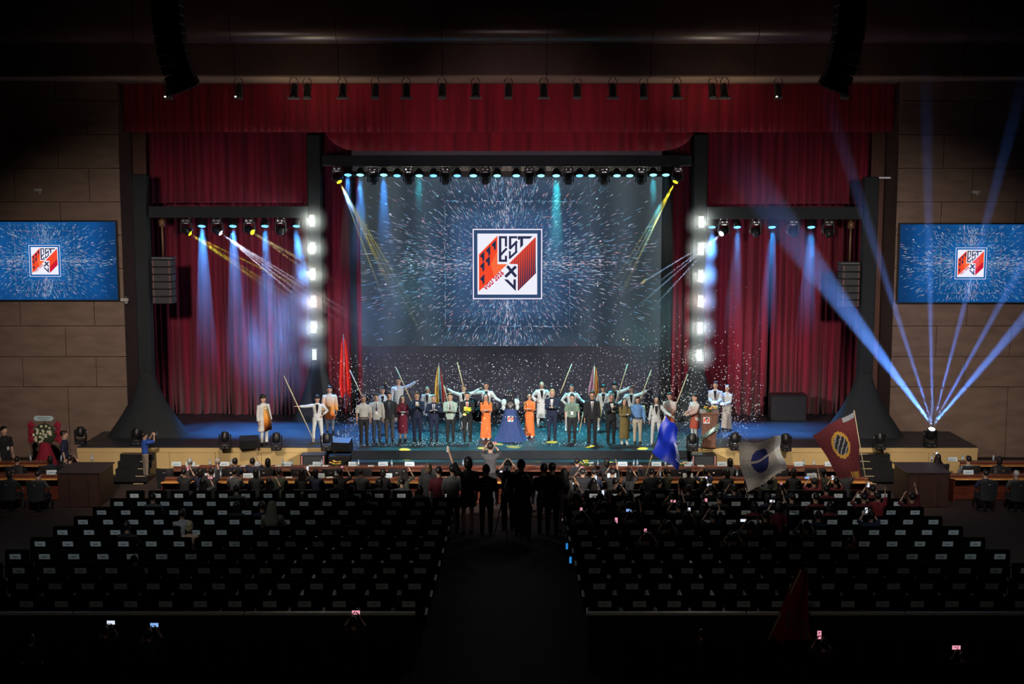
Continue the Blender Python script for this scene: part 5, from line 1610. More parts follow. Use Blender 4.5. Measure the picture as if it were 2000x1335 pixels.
# ------------------------------------------------------------------ confetti
rs_ = np.random.RandomState(11)
def confetti(nm, pts, size, label, mt):
    vs = []; fs = []
    for p in pts:
        a, b = rs_.uniform(0, 2 * PI, 2); s = size * rs_.uniform(.6, 1.3)
        u = Vector((math.cos(a), math.sin(a) * .4, math.sin(b) * .6)).normalized(); v = u.cross(Vector((rs_.uniform(-.4, .4), -1, rs_.uniform(-.4, .4)))).normalized()
        k = len(vs); c = Vector(p)
        vs += [c - u * s - v * s * .6, c + u * s - v * s * .6, c + u * s + v * s * .6, c - u * s + v * s * .6]; fs.append((k, k + 1, k + 2, k + 3))
    me = bpy.data.meshes.new(nm); me.from_pydata([tuple(v) for v in vs], [], fs); me.materials.append(mt)
    return tag(link(nm, me), label, 'confetti', None, 'stuff')
pts = []
while len(pts) < 3600:
    px = rs_.uniform(640, 1490); py = 860 - abs(rs_.normal(0, 90)) - rs_.uniform(0, 30)
    dens = .35 + .65 * math.exp(-((px - 1310) / 110) ** 2) + .25 * math.exp(-((px - 880) / 120) ** 2) + .2 * math.exp(-((px - 700) / 60) ** 2)
    if py < 560 + (0 if px > 1150 else 130): continue
    if rs_.rand() > dens: continue
    D = rs_.uniform(45.0, 50.2); p = P(px, py, D)
    if p.z < ST + .02: continue
    pts.append(p)
confetti('confetti', pts, .016, 'white paper confetti drifting in the air over the stage', mat('white_confetti', (.85, .87, .9), .5, var=.02))
pts = []
while len(pts) < 4200:
    px = rs_.uniform(650, 1460); D = rs_.uniform(44.5, 50); 
    dens = .25 + .75 * math.exp(-((px - 760) / 130) ** 2) + .8 * math.exp(-((px - 1330) / 90) ** 2)
    if rs_.rand() > dens: continue
    x = P(px, 860, D).x; pts.append((x, D, ST + rs_.uniform(.006, .03)))
confetti('floor_confetti', pts, .016, 'shiny bluish confetti scattered over the stage floor', mat('blue_confetti', (.45, .65, .85), .3, .3, var=.3))
# ================================================================== FRONT DESKS
M_desk = M_wood_or
M_desktop = mat('desk_top', (.20, .08, .05), .18, var=.2, scale=3, stretch=(1, 8, 8))
def desk_row(x0, x1, D, label, cat='desk', n=6, z=.76, ledge=True, top=None):
    """long counter: wooden top towards the seats, raised pale ledge towards the stage"""
    t = thing('desk', label, cat, ((x0 + x1) / 2, D, 0))
    wd = (x1 - x0) / n
    for i in range(n):
        cx = -(x1 - x0) / 2 + wd * (i + .5)
        m = MB(); m.box((cx, 0, z), (wd - .012, .56, .04), bev=.008, rot=Matrix.Rotation(-.13, 3, 'X')); m.obj('desktop', top or M_desk, t)
        m = MB(); m.box((cx, .22, z / 2), (wd - .01, .03, z - .06)); m.obj('front_panel', M_wood_red, t)
    if ledge:
        m = MB(); m.box((0, .36, z + .06), (x1 - x0, .26, .03), bev=.006); m.obj('ledge', M_desktop, t)
        m = MB(); m.box((0, .25, z + .03), (x1 - x0, .02, .07)); m.obj('ledge_riser', M_wood_red, t)
    for i in range(n + 1):
        m = MB(); m.box((-(x1 - x0) / 2 + wd * i * .996 + .02, .06, z / 2 - .01), (.04, .44, z - .05)); m.obj('side_panel', M_wood_red, t)
    return t
DBk = G(1000, 941, .76).y   # rear counter
DAf = G(1000, 918, .76).y   # front counter
DCh = (DBk + DAf) / 2 + .0
xa_, xb_ = P(318, 940, DBk).x, P(1700, 940, DBk).x
desk_row(xa_, -0.2, DBk, 'long orange wooden counter before the third chair row, left half', n=9)
desk_row(-.18, xb_, DBk, 'long orange wooden counter before the third chair row, right half', n=9)
xa2, xb2 = P(335, 915, DAf).x, P(1660, 915, DAf).x
desk_row(xa2, -0.2, DAf, 'front counter nearest the stage with plates and bottles, left half', n=9, top=M_desktop)
desk_row(-.18, xb2, DAf, 'front counter nearest the stage with plates and bottles, right half', n=9, top=M_desktop)

def chair_proto(loc, label, group, rz=0):
    t = thing('conference_chair', label, 'chair', loc, rz, group)
    m = MB()    # curved backrest, seen from behind
    vs = []; n = 7
    for y0 in (0, 1):
        for r, (z, w_) in enumerate(((.42, .24), (.70, .27), (1.0, .285), (1.06, .27))):
            for j in range(n):
                u = j / (n - 1) * 2 - 1
                vs.append((u * w_, -.26 + .06 * u * u + .06 * y0 - (.04 if r > 1 else 0), z))
    fs = []
    for r in range(3):
        for j in range(n - 1):
            k = r * n + j; fs.append((k, k + 1, k + n + 1, k + n)); k += 4 * n; fs.append((k, k + n, k + n + 1, k + 1))
    for j in range(n - 1): fs.append((3 * n + j, 3 * n + j + 1, 7 * n + j + 1, 7 * n + j)); fs.append((j, 4 * n + j, 4 * n + j + 1, j + 1))
    for r in range(3): fs.append((r * n, r * n + n, r * n + 5 * n, r * n + 4 * n)); fs.append((r * n + n - 1, r * n + 5 * n - 1, r * n + 6 * n - 1, r * n + 2 * n - 1))
    m.add(vs, fs, smooth=False); m.obj('backrest', mat('chair_leather', (.022, .024, .026), .32), t)
    m = MB(); m.ell((0, -.312, .93), (.05, .012, .022), 10, 6); m.obj('emblem', M_steel, t)
    m = MB(); m.box((0, .02, .45), (.52, .50, .10), bev=.03); m.obj('seat', mat('chair_leather', (.022, .024, .026), .32), t)
    for s in (-1, 1):
        m = MB(); m.box((s * .29, 0, .64), (.05, .40, .04), bev=.012); m.box((s * .29, .12, .54), (.03, .04, .2)); m.obj('armrest', M_plastic, t)
    m = MB(); m.tube([(0, 0, .05), (0, 0, .42)], .03, 8); m.obj('column', M_dark, t)
    for q in range(5):
        a = q * 1.2566; m = MB(); m.tube([(0, 0, .08), (.28 * math.cos(a), .28 * math.sin(a), .04)], [.025, .018], 6); m.obj('foot', M_dark, t)
    return t
rowA = [326, 390, 454, 518, 588, 648, 712, 776, 840, 1128, 1190, 1260, 1325, 1390, 1455, 1520, 1585, 1648]
rowA0 = [345, 400, 458, 520, 590, 655, 1095, 1145, 1215, 1290, 1405, 1470]
ch0 = None
for i, px in enumerate(rowA):
    p = P(px, 940, DCh); L_ = 'black chair with an oval emblem behind the front counter, %s from the left' % ORD[i]
    if ch0 is None: ch0 = chair_proto((p.x, DCh, 0), L_, 'emblem chairs between the two front counters')
    else: copy_tree(ch0, loc=(p.x, DCh, 0), rz=R.uniform(-.08, .08), label=L_)
for i in range(18):
    x = -10.5 + i * 1.0 + (2.3 if i > 8 else 0) 
    cc = copy_tree(ch0, loc=(x, DBk - .80, 0), rz=R.uniform(-.06, .06), label='black chair behind the orange wooden counter, %s from the left' % ORD[i], group='chairs behind the orange counter'); cc.scale = (1, 1, .72)

# things on the counters
def plate(px, D, z, label, first=[None]):
    p = P(px, 900, D)
    if first[0] is None:
        t = thing('name_plate', label, 'sign', (p.x, D, z), 0, 'name plates on the front counters')
        m = MB(); m.add([(-.16, -.05, 0), (.16, -.05, 0), (.16, .05, 0), (-.16, .05, 0), (-.16, 0, .13), (.16, 0, .13)], [(0, 1, 5, 4), (2, 3, 4, 5), (0, 4, 3), (1, 2, 5), (0, 3, 2, 1)]); m.obj('card', mat('pale_blue_card', (.55, .66, .72), .5), t)
        m = MB(); m.box((0, -.034, .05), (.2, .006, .018), rot=Matrix.Rotation(-.37, 3, 'X')); m.obj('text_line', mat('plaque_ink', (.10, .2, .25), .6), t)
        first[0] = t
    else: copy_tree(first[0], loc=(p.x, D, z), rz=R.uniform(-.15, .15), label=label)
def bottle(px, D, z, label, first=[None]):
    p = P(px, 900, D)
    if first[0] is None:
        t = thing('water_bottle', label, 'bottle', (p.x, D, z), 0, 'water bottles on the front counters')
        m = MB(); m.rings([(0, 0, 0, .032, .032), (0, 0, .13, .033, .033), (0, 0, .17, .026, .026), (0, 0, .20, .013, .013)], 10); m.obj('body', mat('clear_blue_plastic', (.35, .50, .62), .1, var=.1), t)
        m = MB(); m.rings([(0, 0, .06, .0335, .0335), (0, 0, .12, .034, .034)], 10); m.obj('wrapper', mat('bottle_label', (.65, .75, .85), .5), t)
        m = MB(); m.rings([(0, 0, .198, .015, .015), (0, 0, .225, .014, .014)], 8); m.obj('cap', mat('blue_cap', (.1, .25, .6), .5), t)
        first[0] = t
    else: copy_tree(first[0], loc=(p.x, D, z), rz=0, label=label)
zA = .76 + .078
pl_ = [345, 372, 438, 500, 560, 620, 690, 748, 800, 1150, 1216, 1282, 1345, 1410, 1475, 1560, 1620]
for i, px in enumerate(pl_): plate(px, DAf + .38, zA, 'pale name plate on the front counter, %s from the left' % ORD[i])
bt_ = [410, 424, 452, 492, 552, 570, 628, 700, 765, 905, 1168, 1238, 1245, 1300, 1352, 1430, 1570, 1590]
for i, px in enumerate(bt_): bottle(px, DAf + .34 - .04 * (i % 2), zA, 'small water bottle on the front counter, %s from the left' % ORD[i])
pb_ = [395, 470, 610, 742, 1182, 1330, 1478, 1572]
for i, px in enumerate(pb_): plate(px + 14, DBk + .36, zA, 'pale name plate on the rear orange counter, %s from the left' % ORD[i])
for i, px in enumerate([430, 505, 655, 790, 1140, 1290, 1440, 1612]): bottle(px, DBk + .34, zA, 'small water bottle on the rear orange counter, %s from the left' % ORD[i])
sh0 = None
for i, (px, D) in enumerate([(378, DAf), (472, DAf), (540, DAf), (605, DAf), (632, DAf), (722, DAf), (1250, DAf), (1312, DAf), (1372, DAf), (450, DBk), (560, DBk), (640, DBk), (1230, DBk), (1380, DBk)]):
    p = P(px, 900, D); lab = 'white paper sheet lying on the %s counter, %s from the left' % ('front' if D == DAf else 'rear orange', ORD[i if D == DAf else i - 9])
    m = MB(); m.box((0, 0, 0), (.21, .22, .004)); o = m.obj('paper_sheet', mat('paper_white', (.75, .75, .74), .6)); o.location = (p.x, D + .35, zA + .0); o.rotation_euler = (0, 0, R.uniform(-.4, .4)); tag(o, lab, 'paper', 'paper sheets on the counters')
bouquet('desk_flowers', (P(1146, 905, DAf).x, DAf + .36, zA), 6, .26, [F_y, F_yg], 'yellow flower arrangement on the front counter right of the standing crowd', 21, flat=.5)
bouquet('desk_flowers', (P(652, 905, DAf).x, DAf + .36, zA), 6, .2, [F_or, F_y], 'yellow flower arrangement on the front counter left of the steps', 22, flat=.5)
bouquet('desk_flowers', (P(1335, 905, DAf).x, DAf + .36, zA), 6, .18, [F_or, F_w], 'small apricot flowers on the front counter beside the blue flag', 23, flat=.5)
# side counters and booths
def side_block(s, nm):
    xo = P(0 if s < 0 else 2000, 930, 40.3).x; xi = P(118 if s < 0 else 1862, 930, 40.3).x
    desk_row(min(xo, xi) - (1 if s < 0 else 0), max(xo, xi) + (1 if s > 0 else 0), 40.4, 'orange wooden side counter at the %s edge of the hall' % nm, n=3)
    xo = P(0 if s < 0 else 2000, 905, 42.4).x; xi = P(88 if s < 0 else 1880, 905, 42.4).x
    desk_row(min(xo, xi) - (1 if s < 0 else 0), max(xo, xi) + (1 if s > 0 else 0), 42.4, 'red-brown side counter behind it at the %s edge of the hall' % nm, n=3)
    g0 = P(165 if s < 0 else 1802, 960, 40.2)
    t = thing('control_booth', 'dark mahogany booth standing at the inner end of the %s side counters' % nm, 'booth', (g0.x, 40.4, 0))
    m = MB(); m.box((0, 0, .55), (1.3, 1.5, 1.1), bev=.02); m.obj('cabinet', mat('dark_mahogany', (.028, .010, .007), .5), t)
    m = MB(); m.box((0, 0, 1.12), (1.4, 1.6, .04), bev=.01); m.obj('top', mat('booth_top', (.03, .022, .022), .4), t)
    m = MB(); m.box((-s * .3, -.78, .55), (.04, .05, 1.0)); m.box((s * .3, -.78, .55), (.04, .05, 1.0)); m.obj('moulding', mat('dark_mahogany', (.028, .010, .007), .5), t)
    # items
    for q in range(3):
        px = (60 + 60 * q) if s < 0 else (1820 + 60 * q)
        bottle(px, 42.75, zA, 'small water bottle on the %s side counter, %s from the left' % (nm, ORD[q]))
    plate(100 if s < 0 else 1892, 40.76, zA, 'pale name plate on the %s orange side counter' % nm)
    plate(190 if s < 0 else 1860, 42.78, zA if s < 0 else zA, 'pale name plate on the %s red-brown side counter' % nm) if s > 0 else None
side_block(-1, 'left'); side_block(1, 'right')
# stage steps at the left, with pale nosings
for s, px0 in ((-1, 250), (1, 1722)):
    t = thing('stage_stairs', 'black stairs up to the %s stage front with pale nosings' % ('left' if s < 0 else 'right'), 'stairs', (P(px0, 900, 43).x, SF, 0))
    for q in range(5):
        m = MB(); m.box((-s * 0, -.16 - .28 * q, (ST - .2 * q) / 2 - .1), (1.2, .28, ST - .2 * q - .2 + .0), bev=.005); m.obj('step', M_plastic, t)
        m = MB(); m.box((.35 * s * -1, -.30 - .28 * q, ST - .2 * q - .19), (.34, .03, .02)); m.obj('nosing', mat('pale_nosing', (.6, .5, .3), .5), t)

# ================================================================== AUDITORIUM SEATS
M_seat = mat('seat_fabric', (.0035, .0035, .004), .9, scale=5, spec=.02)
M_card = mat('seat_card', (.74, .80, .82), .6, var=.08, scale=3)
def seat_proto(loc, label, group):
    t = thing('auditorium_seat', label, 'seat', loc, 0, group)
    m = MB(); m.box((0, -.02, .66), (.54, .10, .66), bev=.03, rot=Matrix.Rotation(-.12, 3, 'X') @ Matrix.Identity(3)); m.obj('backrest', M_seat, t)
    m = MB(); m.box((0, .24, .42), (.50, .44, .12), bev=.03); m.obj('cushion', M_seat, t)
    for s in (-1, 1):
        m = MB(); m.box((s * .30, .18, .60), (.06, .46, .05), bev=.015); m.obj('armrest', M_plastic, t)
    m = MB(); m.box((0, .12, .18), (.46, .3, .36), bev=.02); m.obj('base', M_plastic, t)
    m = MB()
    m.add([(-.125, -.108, .80), (.125, -.108, .80), (.125, -.125, .92), (-.125, -.125, .92), (-.125, -.100, .80), (.125, -.100, .80), (.125, -.117, .92), (-.125, -.117, .92)], [(0, 1, 2, 3), (4, 7, 6, 5), (0, 3, 7, 4), (1, 5, 6, 2), (3, 2, 6, 7), (0, 4, 5, 1)])
    m.obj('name_card', M_card, t)
    m = MB(); m.box((0, -.119, .86), (.10, .006, .012)); m.obj('print', mat('plaque_ink', (.10, .2, .25), .6), t)
    return t
ROWS = [37.0, 35.5, 34.0, 32.5, 31.0, 29.5, 28.0, 26.5, 25.0, 23.5]
seat0 = None; plain0 = None
rowname = ['first', 'second', 'third', 'fourth', 'fifth', 'sixth', 'seventh', 'eighth', 'ninth', 'tenth']
for r, D in enumerate(ROWS):
    for side in (-1, 1):
        for q in range(15):
            x = side * (1.75 + .655 * q) if side > 0 else -(1.95 + .655 * q)
            lab = 'black auditorium seat, %s row behind the counters, %s seat %s of the aisle' % (rowname[r], ORD[q], 'left' if side < 0 else 'right')
            loc = (x, D, floor_z(D))
            if seat0 is None: seat0 = seat_proto(loc, lab, 'auditorium seats in rows')
            else: copy_tree(seat0, loc=loc, rz=R.uniform(-.02, .02), label=lab)
# seats past the parapet, joined
m = MB()
for D in (20.3, 18.9, 17.5):
    for side in (-1, 1):
        for q in range(17):
            x = side * (2.1 + .655 * q); z = floor_z(D)
            m.box((x, D, z + .66), (.54, .10, .66), bev=.03); m.box((x, D + .24, z + .42), (.50, .44, .12), bev=.03); m.box((x, D + .12, z + .18), (.46, .3, .36))
tag(m.obj('auditorium_seat', M_seat), 'black seats of the rear block behind the pale rail, lost in the dark', 'seat', None, 'stuff')
# parapet with a metal rail in front of the rear block
for s, nm in ((-1, 'left'), (1, 'right')):
    D = 22.1; x0 = -17 if s < 0 else 1.35; x1 = -1.72 if s < 0 else 15.5
    z = floor_z(D)
    t = thing('parapet', 'low dark parapet with a pale metal rail, %s of the aisle' % nm, 'parapet', ((x0 + x1) / 2, D, z))
    m = MB(); m.box((0, 0, .45), (x1 - x0, .12, 1.05)); m.obj('wall', mat('parapet_dark', (.012, .011, .010), .7), t)
    cuts = 5
    for q in range(cuts):
        wv = (x1 - x0) / cuts; m = MB(); m.box((-(x1 - x0) / 2 + wv * (q + .5), -.02, 1.0), (wv - .02, .10, .055), bev=.012); m.obj('rail', mat('pale_metal_rail', (.80, .76, .66), .35, .1), t)
    c = 0

# ================================================================== AUDIENCE
AUD_SHIRTS = [cloth('aud_black', (.012, .012, .014)), cloth('aud_navy', (.015, .02, .05)), cloth('aud_grey', (.06, .06, .065)), cloth('aud_maroon', (.10, .008, .015)), cloth('aud_white', (.30, .30, .31)), cloth('aud_olive', (.04, .045, .03))]
AUD_NAMES = ['black', 'navy', 'grey', 'maroon', 'pale', 'olive']
PH_mat = [emat('phone_blue', (.25, .45, .9), 1.0), emat('phone_pink', (.9, .35, .45), 1.0), emat('phone_white', (.75, .8, .9), 1.0)]
def aud(px, py_head, D, label, z0, **kw):
    a = dict(vox=.024, features=False, top=AUD_SHIRTS[0], bottom=DKTR, sleeve=.5); a.update(kw)
    p = P(px, py_head, D)
    return person((p.x, D, z0), PI + kw.pop('turn', 0) if False else PI, label, **a)
# standing crowd in the aisle, all seen from behind (head-top pixel decides height)
def stand(px, pyfoot, pytop, label, face=0, **kw):
    z = .3; D = 34.0
    for _ in range(6):
        g = G(px, pyfoot, z); D = g.y; z = floor_z(D)
    hgt = P(px, pytop, D).z - z
    a = dict(vox=.022, features=False, top=AUD_SHIRTS[0], bottom=DKTR, sleeve=.5, H=hgt * .985); a.update(kw)
    return person((g.x, D, z), PI + deg(face), label, **a)
crowd = []
BG = cloth('grey_shirt_crowd', (.20, .20, .205))
PH = ((.25, .15, 1.92), (.8, .2, 0))
crowd.append(stand(885, 1040, 908, 'person in a grey shirt standing in the aisle with their back to the camera', top=BG, extra=()))
crowd.append(stand(914, 1042, 893, 'tall person in black turned left in the aisle, raising a phone high', top=AUD_SHIRTS[0], face=25, arms=('down', ((.42, .22, 1.98), (.8, .1, 0))), bottom_kind='shorts', hair='bob'))
crowd.append(stand(950, 1044, 908, 'person in a black print T-shirt standing in the middle of the aisle crowd'))
crowd.append(stand(958, 985, 865, 'person in dark grey lifting a camera, near the stage steps', top=AUD_SHIRTS[2], arms=('phone', 'phone')))
crowd.append(stand(992, 1035, 900, 'camera operator in black behind a large video camera', arms=('phone', 'phone')))
crowd.append(stand(1018, 1046, 898, 'person in black standing right of the camera operator', arms=('down', 'clap')))
crowd.append(stand(1026, 1052, 928, 'person with long dark hair in the middle of the aisle, lowest of the crowd', fem=True, hair='longback', arms=('phone', 'clap')))
crowd.append(stand(1062, 1042, 906, 'person in a dark blue shirt half hidden at the right of the aisle crowd', top=AUD_SHIRTS[1]))
crowd.append(stand(1078, 1044, 904, 'tall person in a black shirt standing at the right of the crowd'))
crowd.append(stand(1101, 1038, 915, 'woman with very long dark hair, pale top and blue jeans shorts at the aisle edge', fem=True, hair='longback', top=cloth('aud_cream', (.42, .42, .42)), bottom=cloth('blue_denim', (.16, .28, .42)), bottom_kind='shorts', sleeve=1.0))
crowd.append(stand(858, 1036, 912, 'person in a dark maroon shirt standing at the left end of the aisle crowd', top=AUD_SHIRTS[3], bottom=DKTR))
crowd.append(stand(838, 1025, 905, 'person in a dark coat with brown hair at the far left of the aisle crowd', hairm=mat('brown_hair', (.07, .04, .02), .5), hair='bob', top=AUD_SHIRTS[0]))
# print on the T-shirt
t = crowd[2]; J = PJ[t.name]; c = J['chest']
cu = bpy.data.curves.new('print_text', 'FONT'); cu.body = 'FV'; cu.size = .13; cu.align_x = 'CENTER'
tmp = bpy.data.objects.new('tmp', cu); COL.objects.link(tmp); dg_ = bpy.context.evaluated_depsgraph_get()
me = bpy.data.meshes.new_from_object(tmp.evaluated_get(dg_)); bpy.data.objects.remove(tmp); me.materials.clear(); me.materials.append(mat('pale_print', (.35, .38, .40), .7))
o = link('shirt_print', me, t, (0, .165, c.z - .12)); o.rotation_euler = (PI / 2, 0, PI)
m = MB(); m.box((0, .155, c.z + .05), (.26, .006, .022)); m.obj('print_bar', mat('pale_print', (.35, .38, .40), .7), t)
# the video camera on its tripod
t = thing('video_camera', 'large black video camera on a tripod pointing at the stage', 'camera', (P(990, 900, 34.9).x, 35.0, floor_z(35.0)))
m = MB(); m.box((0, 0, 1.78), (.20, .44, .24), bev=.02); m.box((.0, .0, 1.95), (.05, .3, .05), bev=.01); m.obj('body', M_plastic, t)
m = MB(); m.tube([(0, .2, 1.78), (0, .5, 1.78), (0, .62, 1.78)], [.08, .08, .12], 10); m.obj('lens', M_plastic, t)
m = MB(); m.box((-.16, -.08, 1.86), (.10, .07, .09), bev=.01); m.obj('viewfinder', M_plastic, t); m = MB(); m.box((-.16, -.12, 1.86), (.07, .004, .05)); m.obj('viewfinder_screen', PH_mat[2], t)
for q in range(3):
    a = q * 2.094 + .5; m = MB(); m.tube([(0, 0, 1.62), (.4 * math.cos(a), .4 * math.sin(a), .02)], [.022, .014], 6); m.obj('leg', M_dark, t)

# phones held by figures
phone0 = [None]
def phone(c, label, k=0, rz=0, big=1.0, port=True):
    w_, h_ = (.075, .155) if port else (.155, .075)
    t = thing('smartphone', label, 'phone', c, rz)
    m = MB(); m.box((0, 0, 0), (w_ * big, .012, h_ * big), bev=.004); m.obj('case', M_plastic, t)
    m = MB(); m.box((0, -.008, 0), (w_ * .86 * big, .003, h_ * .88 * big)); m.obj('display', PH_mat[k], t)
    if k == 1:
        m = MB()
        for q in range(6): m.box((R.uniform(-.03, .03) * big, -.0105, R.uniform(-.05, .05) * (1 if port else .4) * big), (.012, .002, .016))
        o = m.obj('picture', emat('phone_dots', (.08, .02, .04), 1), t); o['kind'] = 'stuff'
    return t
def hand_pos(t, nm, off=Vector((0, -.10, .06))):
    J = PJ[t.name]; return world(t, J['wr' + nm] + off)
phone(hand_pos(crowd[1], 'L'), 'dark phone held high by the tall person in black in the aisle', 2)
crowd_phone = phone(hand_pos(crowd[3], 'R'), 'phone glowing in the raised hands near the stage steps', 1, port=False)

# man in the blue shirt photographing from the left, and other standing figures
z0 = 0.0
def stand_flat(px, pytop, D, label, face=180, zf=0.0, **kw):
    p = P(px, pytop, D); a = dict(vox=.022, features=False, top=AUD_SHIRTS[0], bottom=DKTR, sleeve=.5, H=(p.z - zf) * .985); a.update(kw)
    if a['H'] > 1.9: a['H'] = 1.9
    return person((p.x, D, zf), deg(face), label, **a)
bl = stand_flat(282, 845, 43.35, 'man in a bright blue T-shirt photographing the stage with raised arms at the left', face=128, zf=.15, top=cloth('royal_blue_shirt', (.02, .08, .38)), bottom=mat('khaki_bottom', (.25, .2, .15), .8), arms=('phone', 'phone'), skin=SKIN)
J = PJ[bl.name]; phone(world(bl, (J['wrL'] + J['wrR']) / 2 + Vector((0, -.12, .06))), 'white phone held up by the man in the bright blue T-shirt', 2, rz=deg(128))
stand_flat(125, 842, 42.9, 'person in a dark navy shirt standing beside the flower stand', face=95, zf=0, top=AUD_SHIRTS[1])
stand_flat(6, 800, 43.2, 'person in black with a red badge at the very left edge', face=60, zf=0, top=AUD_SHIRTS[0], extra=('badge',))

# seated audience: six prototypes, then copies
SIT = []
def seated(loc, label, i, group='seated audience', **kw):
    a = dict(vox=.026, features=False, seated=True, H=1.66, bottom=DKTR, group=group, arms=('lap', 'lap'), sleeve=.6); a.update(kw)
    return person(loc, PI, label, **a)
PARK = (0, -2, 0)
variants = [dict(top=AUD_SHIRTS[0]), dict(top=AUD_SHIRTS[1], hair='bob', fem=True), dict(top=AUD_SHIRTS[2], arms=('phone', 'phone')), dict(top=AUD_SHIRTS[0], hair='long', fem=True, arms=('phone', 'lap')), dict(top=AUD_SHIRTS[0], arms=('up', 'phone'), hair='short'), dict(top=AUD_SHIRTS[0], hair='bald', hairm=SKIN)]
SEATED_SPOTS = []   # (px, D, variant, shirt, label tail, hair)
def row_z(D): return floor_z(D)
# chairs at the front counter (heads seen just above the chair backs)
for px, v, sh, lab in ((372, 5, 2, 'with pale grey hair, at the left end of the front counter'), (426, 5, 2, 'with grey hair, second at the front counter'), (460, 0, 1, 'with dark hair and a navy shirt at the front counter'), (494, 2, 1, 'holding a phone up in both hands at the front counter'), (524, 1, 0, 'with a dark bob at the front counter before the gold stage front'),
                       (1127, 0, 1, 'in a navy jacket at the front counter right of the flowers'), (1184, 1, 0, 'leaning by the yellow flowers, right of the aisle crowd'), (1425, 1, 2, 'with a large dark head before the right gold stage front')):
    SEATED_SPOTS.append((px, DCh + .15, v, sh, lab, 'front counter sitters'))
# orange counter sitters
for i, (px, v) in enumerate(((360, 2), (392, 1), (413, 4), (458, 0), (500, 1), (545, 0), (590, 3), (617, 1), (665, 2), (705, 0), (748, 1), (790, 3), (1138, 2), (1160, 0), (1196, 4), (1230, 3), (1272, 0), (1300, 2), (1345, 0), (1378, 2), (1420, 1), (1500, 0), (1550, 1), (1608, 0), (1652, 2))):
    SEATED_SPOTS.append((px, DBk - .55, v, [0, 1, 0, 2, 0, 5][i % 6], 'at the orange counter, %s from left' % ORD[i] if i < 25 else '', 'orange counter sitters'))
for i, (px, D) in enumerate(((35, 41.2), (100, 41.3), (138, 41.4), (20, 39.2), (75, 39.1))):
    SEATED_SPOTS.append((px, D, [0, 1, 2, 1, 0][i], [0, 1, 5, 0, 2][i], 'left edge counters, %s' % ORD[i], 'side counter sitters'))
for i, (px, D) in enumerate(((1830, 41.6), (1890, 41.3), (1950, 41.2), (1925, 39.2), (1985, 39.1))):
    SEATED_SPOTS.append((px, D, [3, 0, 1, 0, 5][i], [0, 4, 0, 1, 2][i], 'right edge counters, %s' % ORD[i], 'side counter sitters'))
# rows right of the aisle, well filled; left sparse
rr = random.Random(42)
occ = {0: ([0, 2, 3, 5, 8, 11], [0, 1, 2, 4, 5, 6, 8, 9, 11, 12]), 1: ([1, 4, 9], [0, 2, 3, 5, 6, 7, 9, 11, 13]), 2: ([3, 12], [0, 1, 3, 4, 6, 8, 9, 10, 12, 14]), 3: ([7, 8], [1, 2, 4, 5, 7, 8, 10]), 4: ([], [0, 2, 4, 5, 7, 9, 11]), 5: ([11], [1, 3, 6, 8]), 6: ([], [2, 5])}
for r, (lf, rt) in occ.items():
    for side, lst in ((-1, lf), (1, rt)):
        for q in lst:
            x = 1.75 + .655 * q if side > 0 else -(1.95 + .655 * q)
            v = rr.choice([0, 1, 2, 2, 3, 4] if side > 0 else [0, 1, 3]); sh = rr.choice([0, 0, 1, 2, 3, 5] if side > 0 else [0, 1, 2])
            if side > 0 and q > 9 and r < 4: sh = 3
            SEATED_SPOTS.append((x, ROWS[r] + .20, v, sh, 'in %s row, %s seat %s of aisle' % (rowname[r], ORD[q], 'left' if side < 0 else 'right'), 'seated audience in the rows'))
vdesc = ['short dark hair', 'a dark bob', 'both arms raised', 'long dark hair', 'one arm stretched up', 'thin hair']
protos = {}
LATER = []
for k, spot_ in enumerate(SEATED_SPOTS):
    xx, D, v, sh, tail, grp = spot_
    x = P(xx, 930, D).x if abs(xx) > 15 else xx
    z = 0.0 if D > 38.2 else row_z(ROWS[min(range(10), key=lambda i: abs(ROWS[i] + .2 - D))])
    lab = ('%s-clad person, %s, %s' % (AUD_NAMES[sh], vdesc[v], tail)) if not tail.startswith(('with', 'holding', 'in a', 'leaning')) else 'person ' + tail
    if v not in protos:
        va = dict(variants[v]); va['top'] = AUD_SHIRTS[sh]
        if v == 5: va['hair'] = 'short'; va['hairm'] = mat('silver_hair', (.40, .40, .37), .5)
        protos[v] = seated((x, D, z), lab, v, grp, **va)
    else: LATER.append((v, (x, D, z), lab, grp, sh))
    if v in (2, 3) and k % 2 == 0 or v == 4 and k % 3 == 0:
        J = PJ[protos[v].name]; c = (J['wrL'] + J['wrR']) / 2 if v == 2 else (J['wrR'] if v == 3 else J['wrL'])
        c = Vector((x - c.x, D - c.y + .10, z + c.z + .05))
        LATER_P = tail if not tail.startswith(('with', 'holding')) else 'at the front counter'
        phone(c, 'lit phone held up %s' % LATER_P, [1, 0, 2, 1][k % 4], port=(k % 3 != 0))

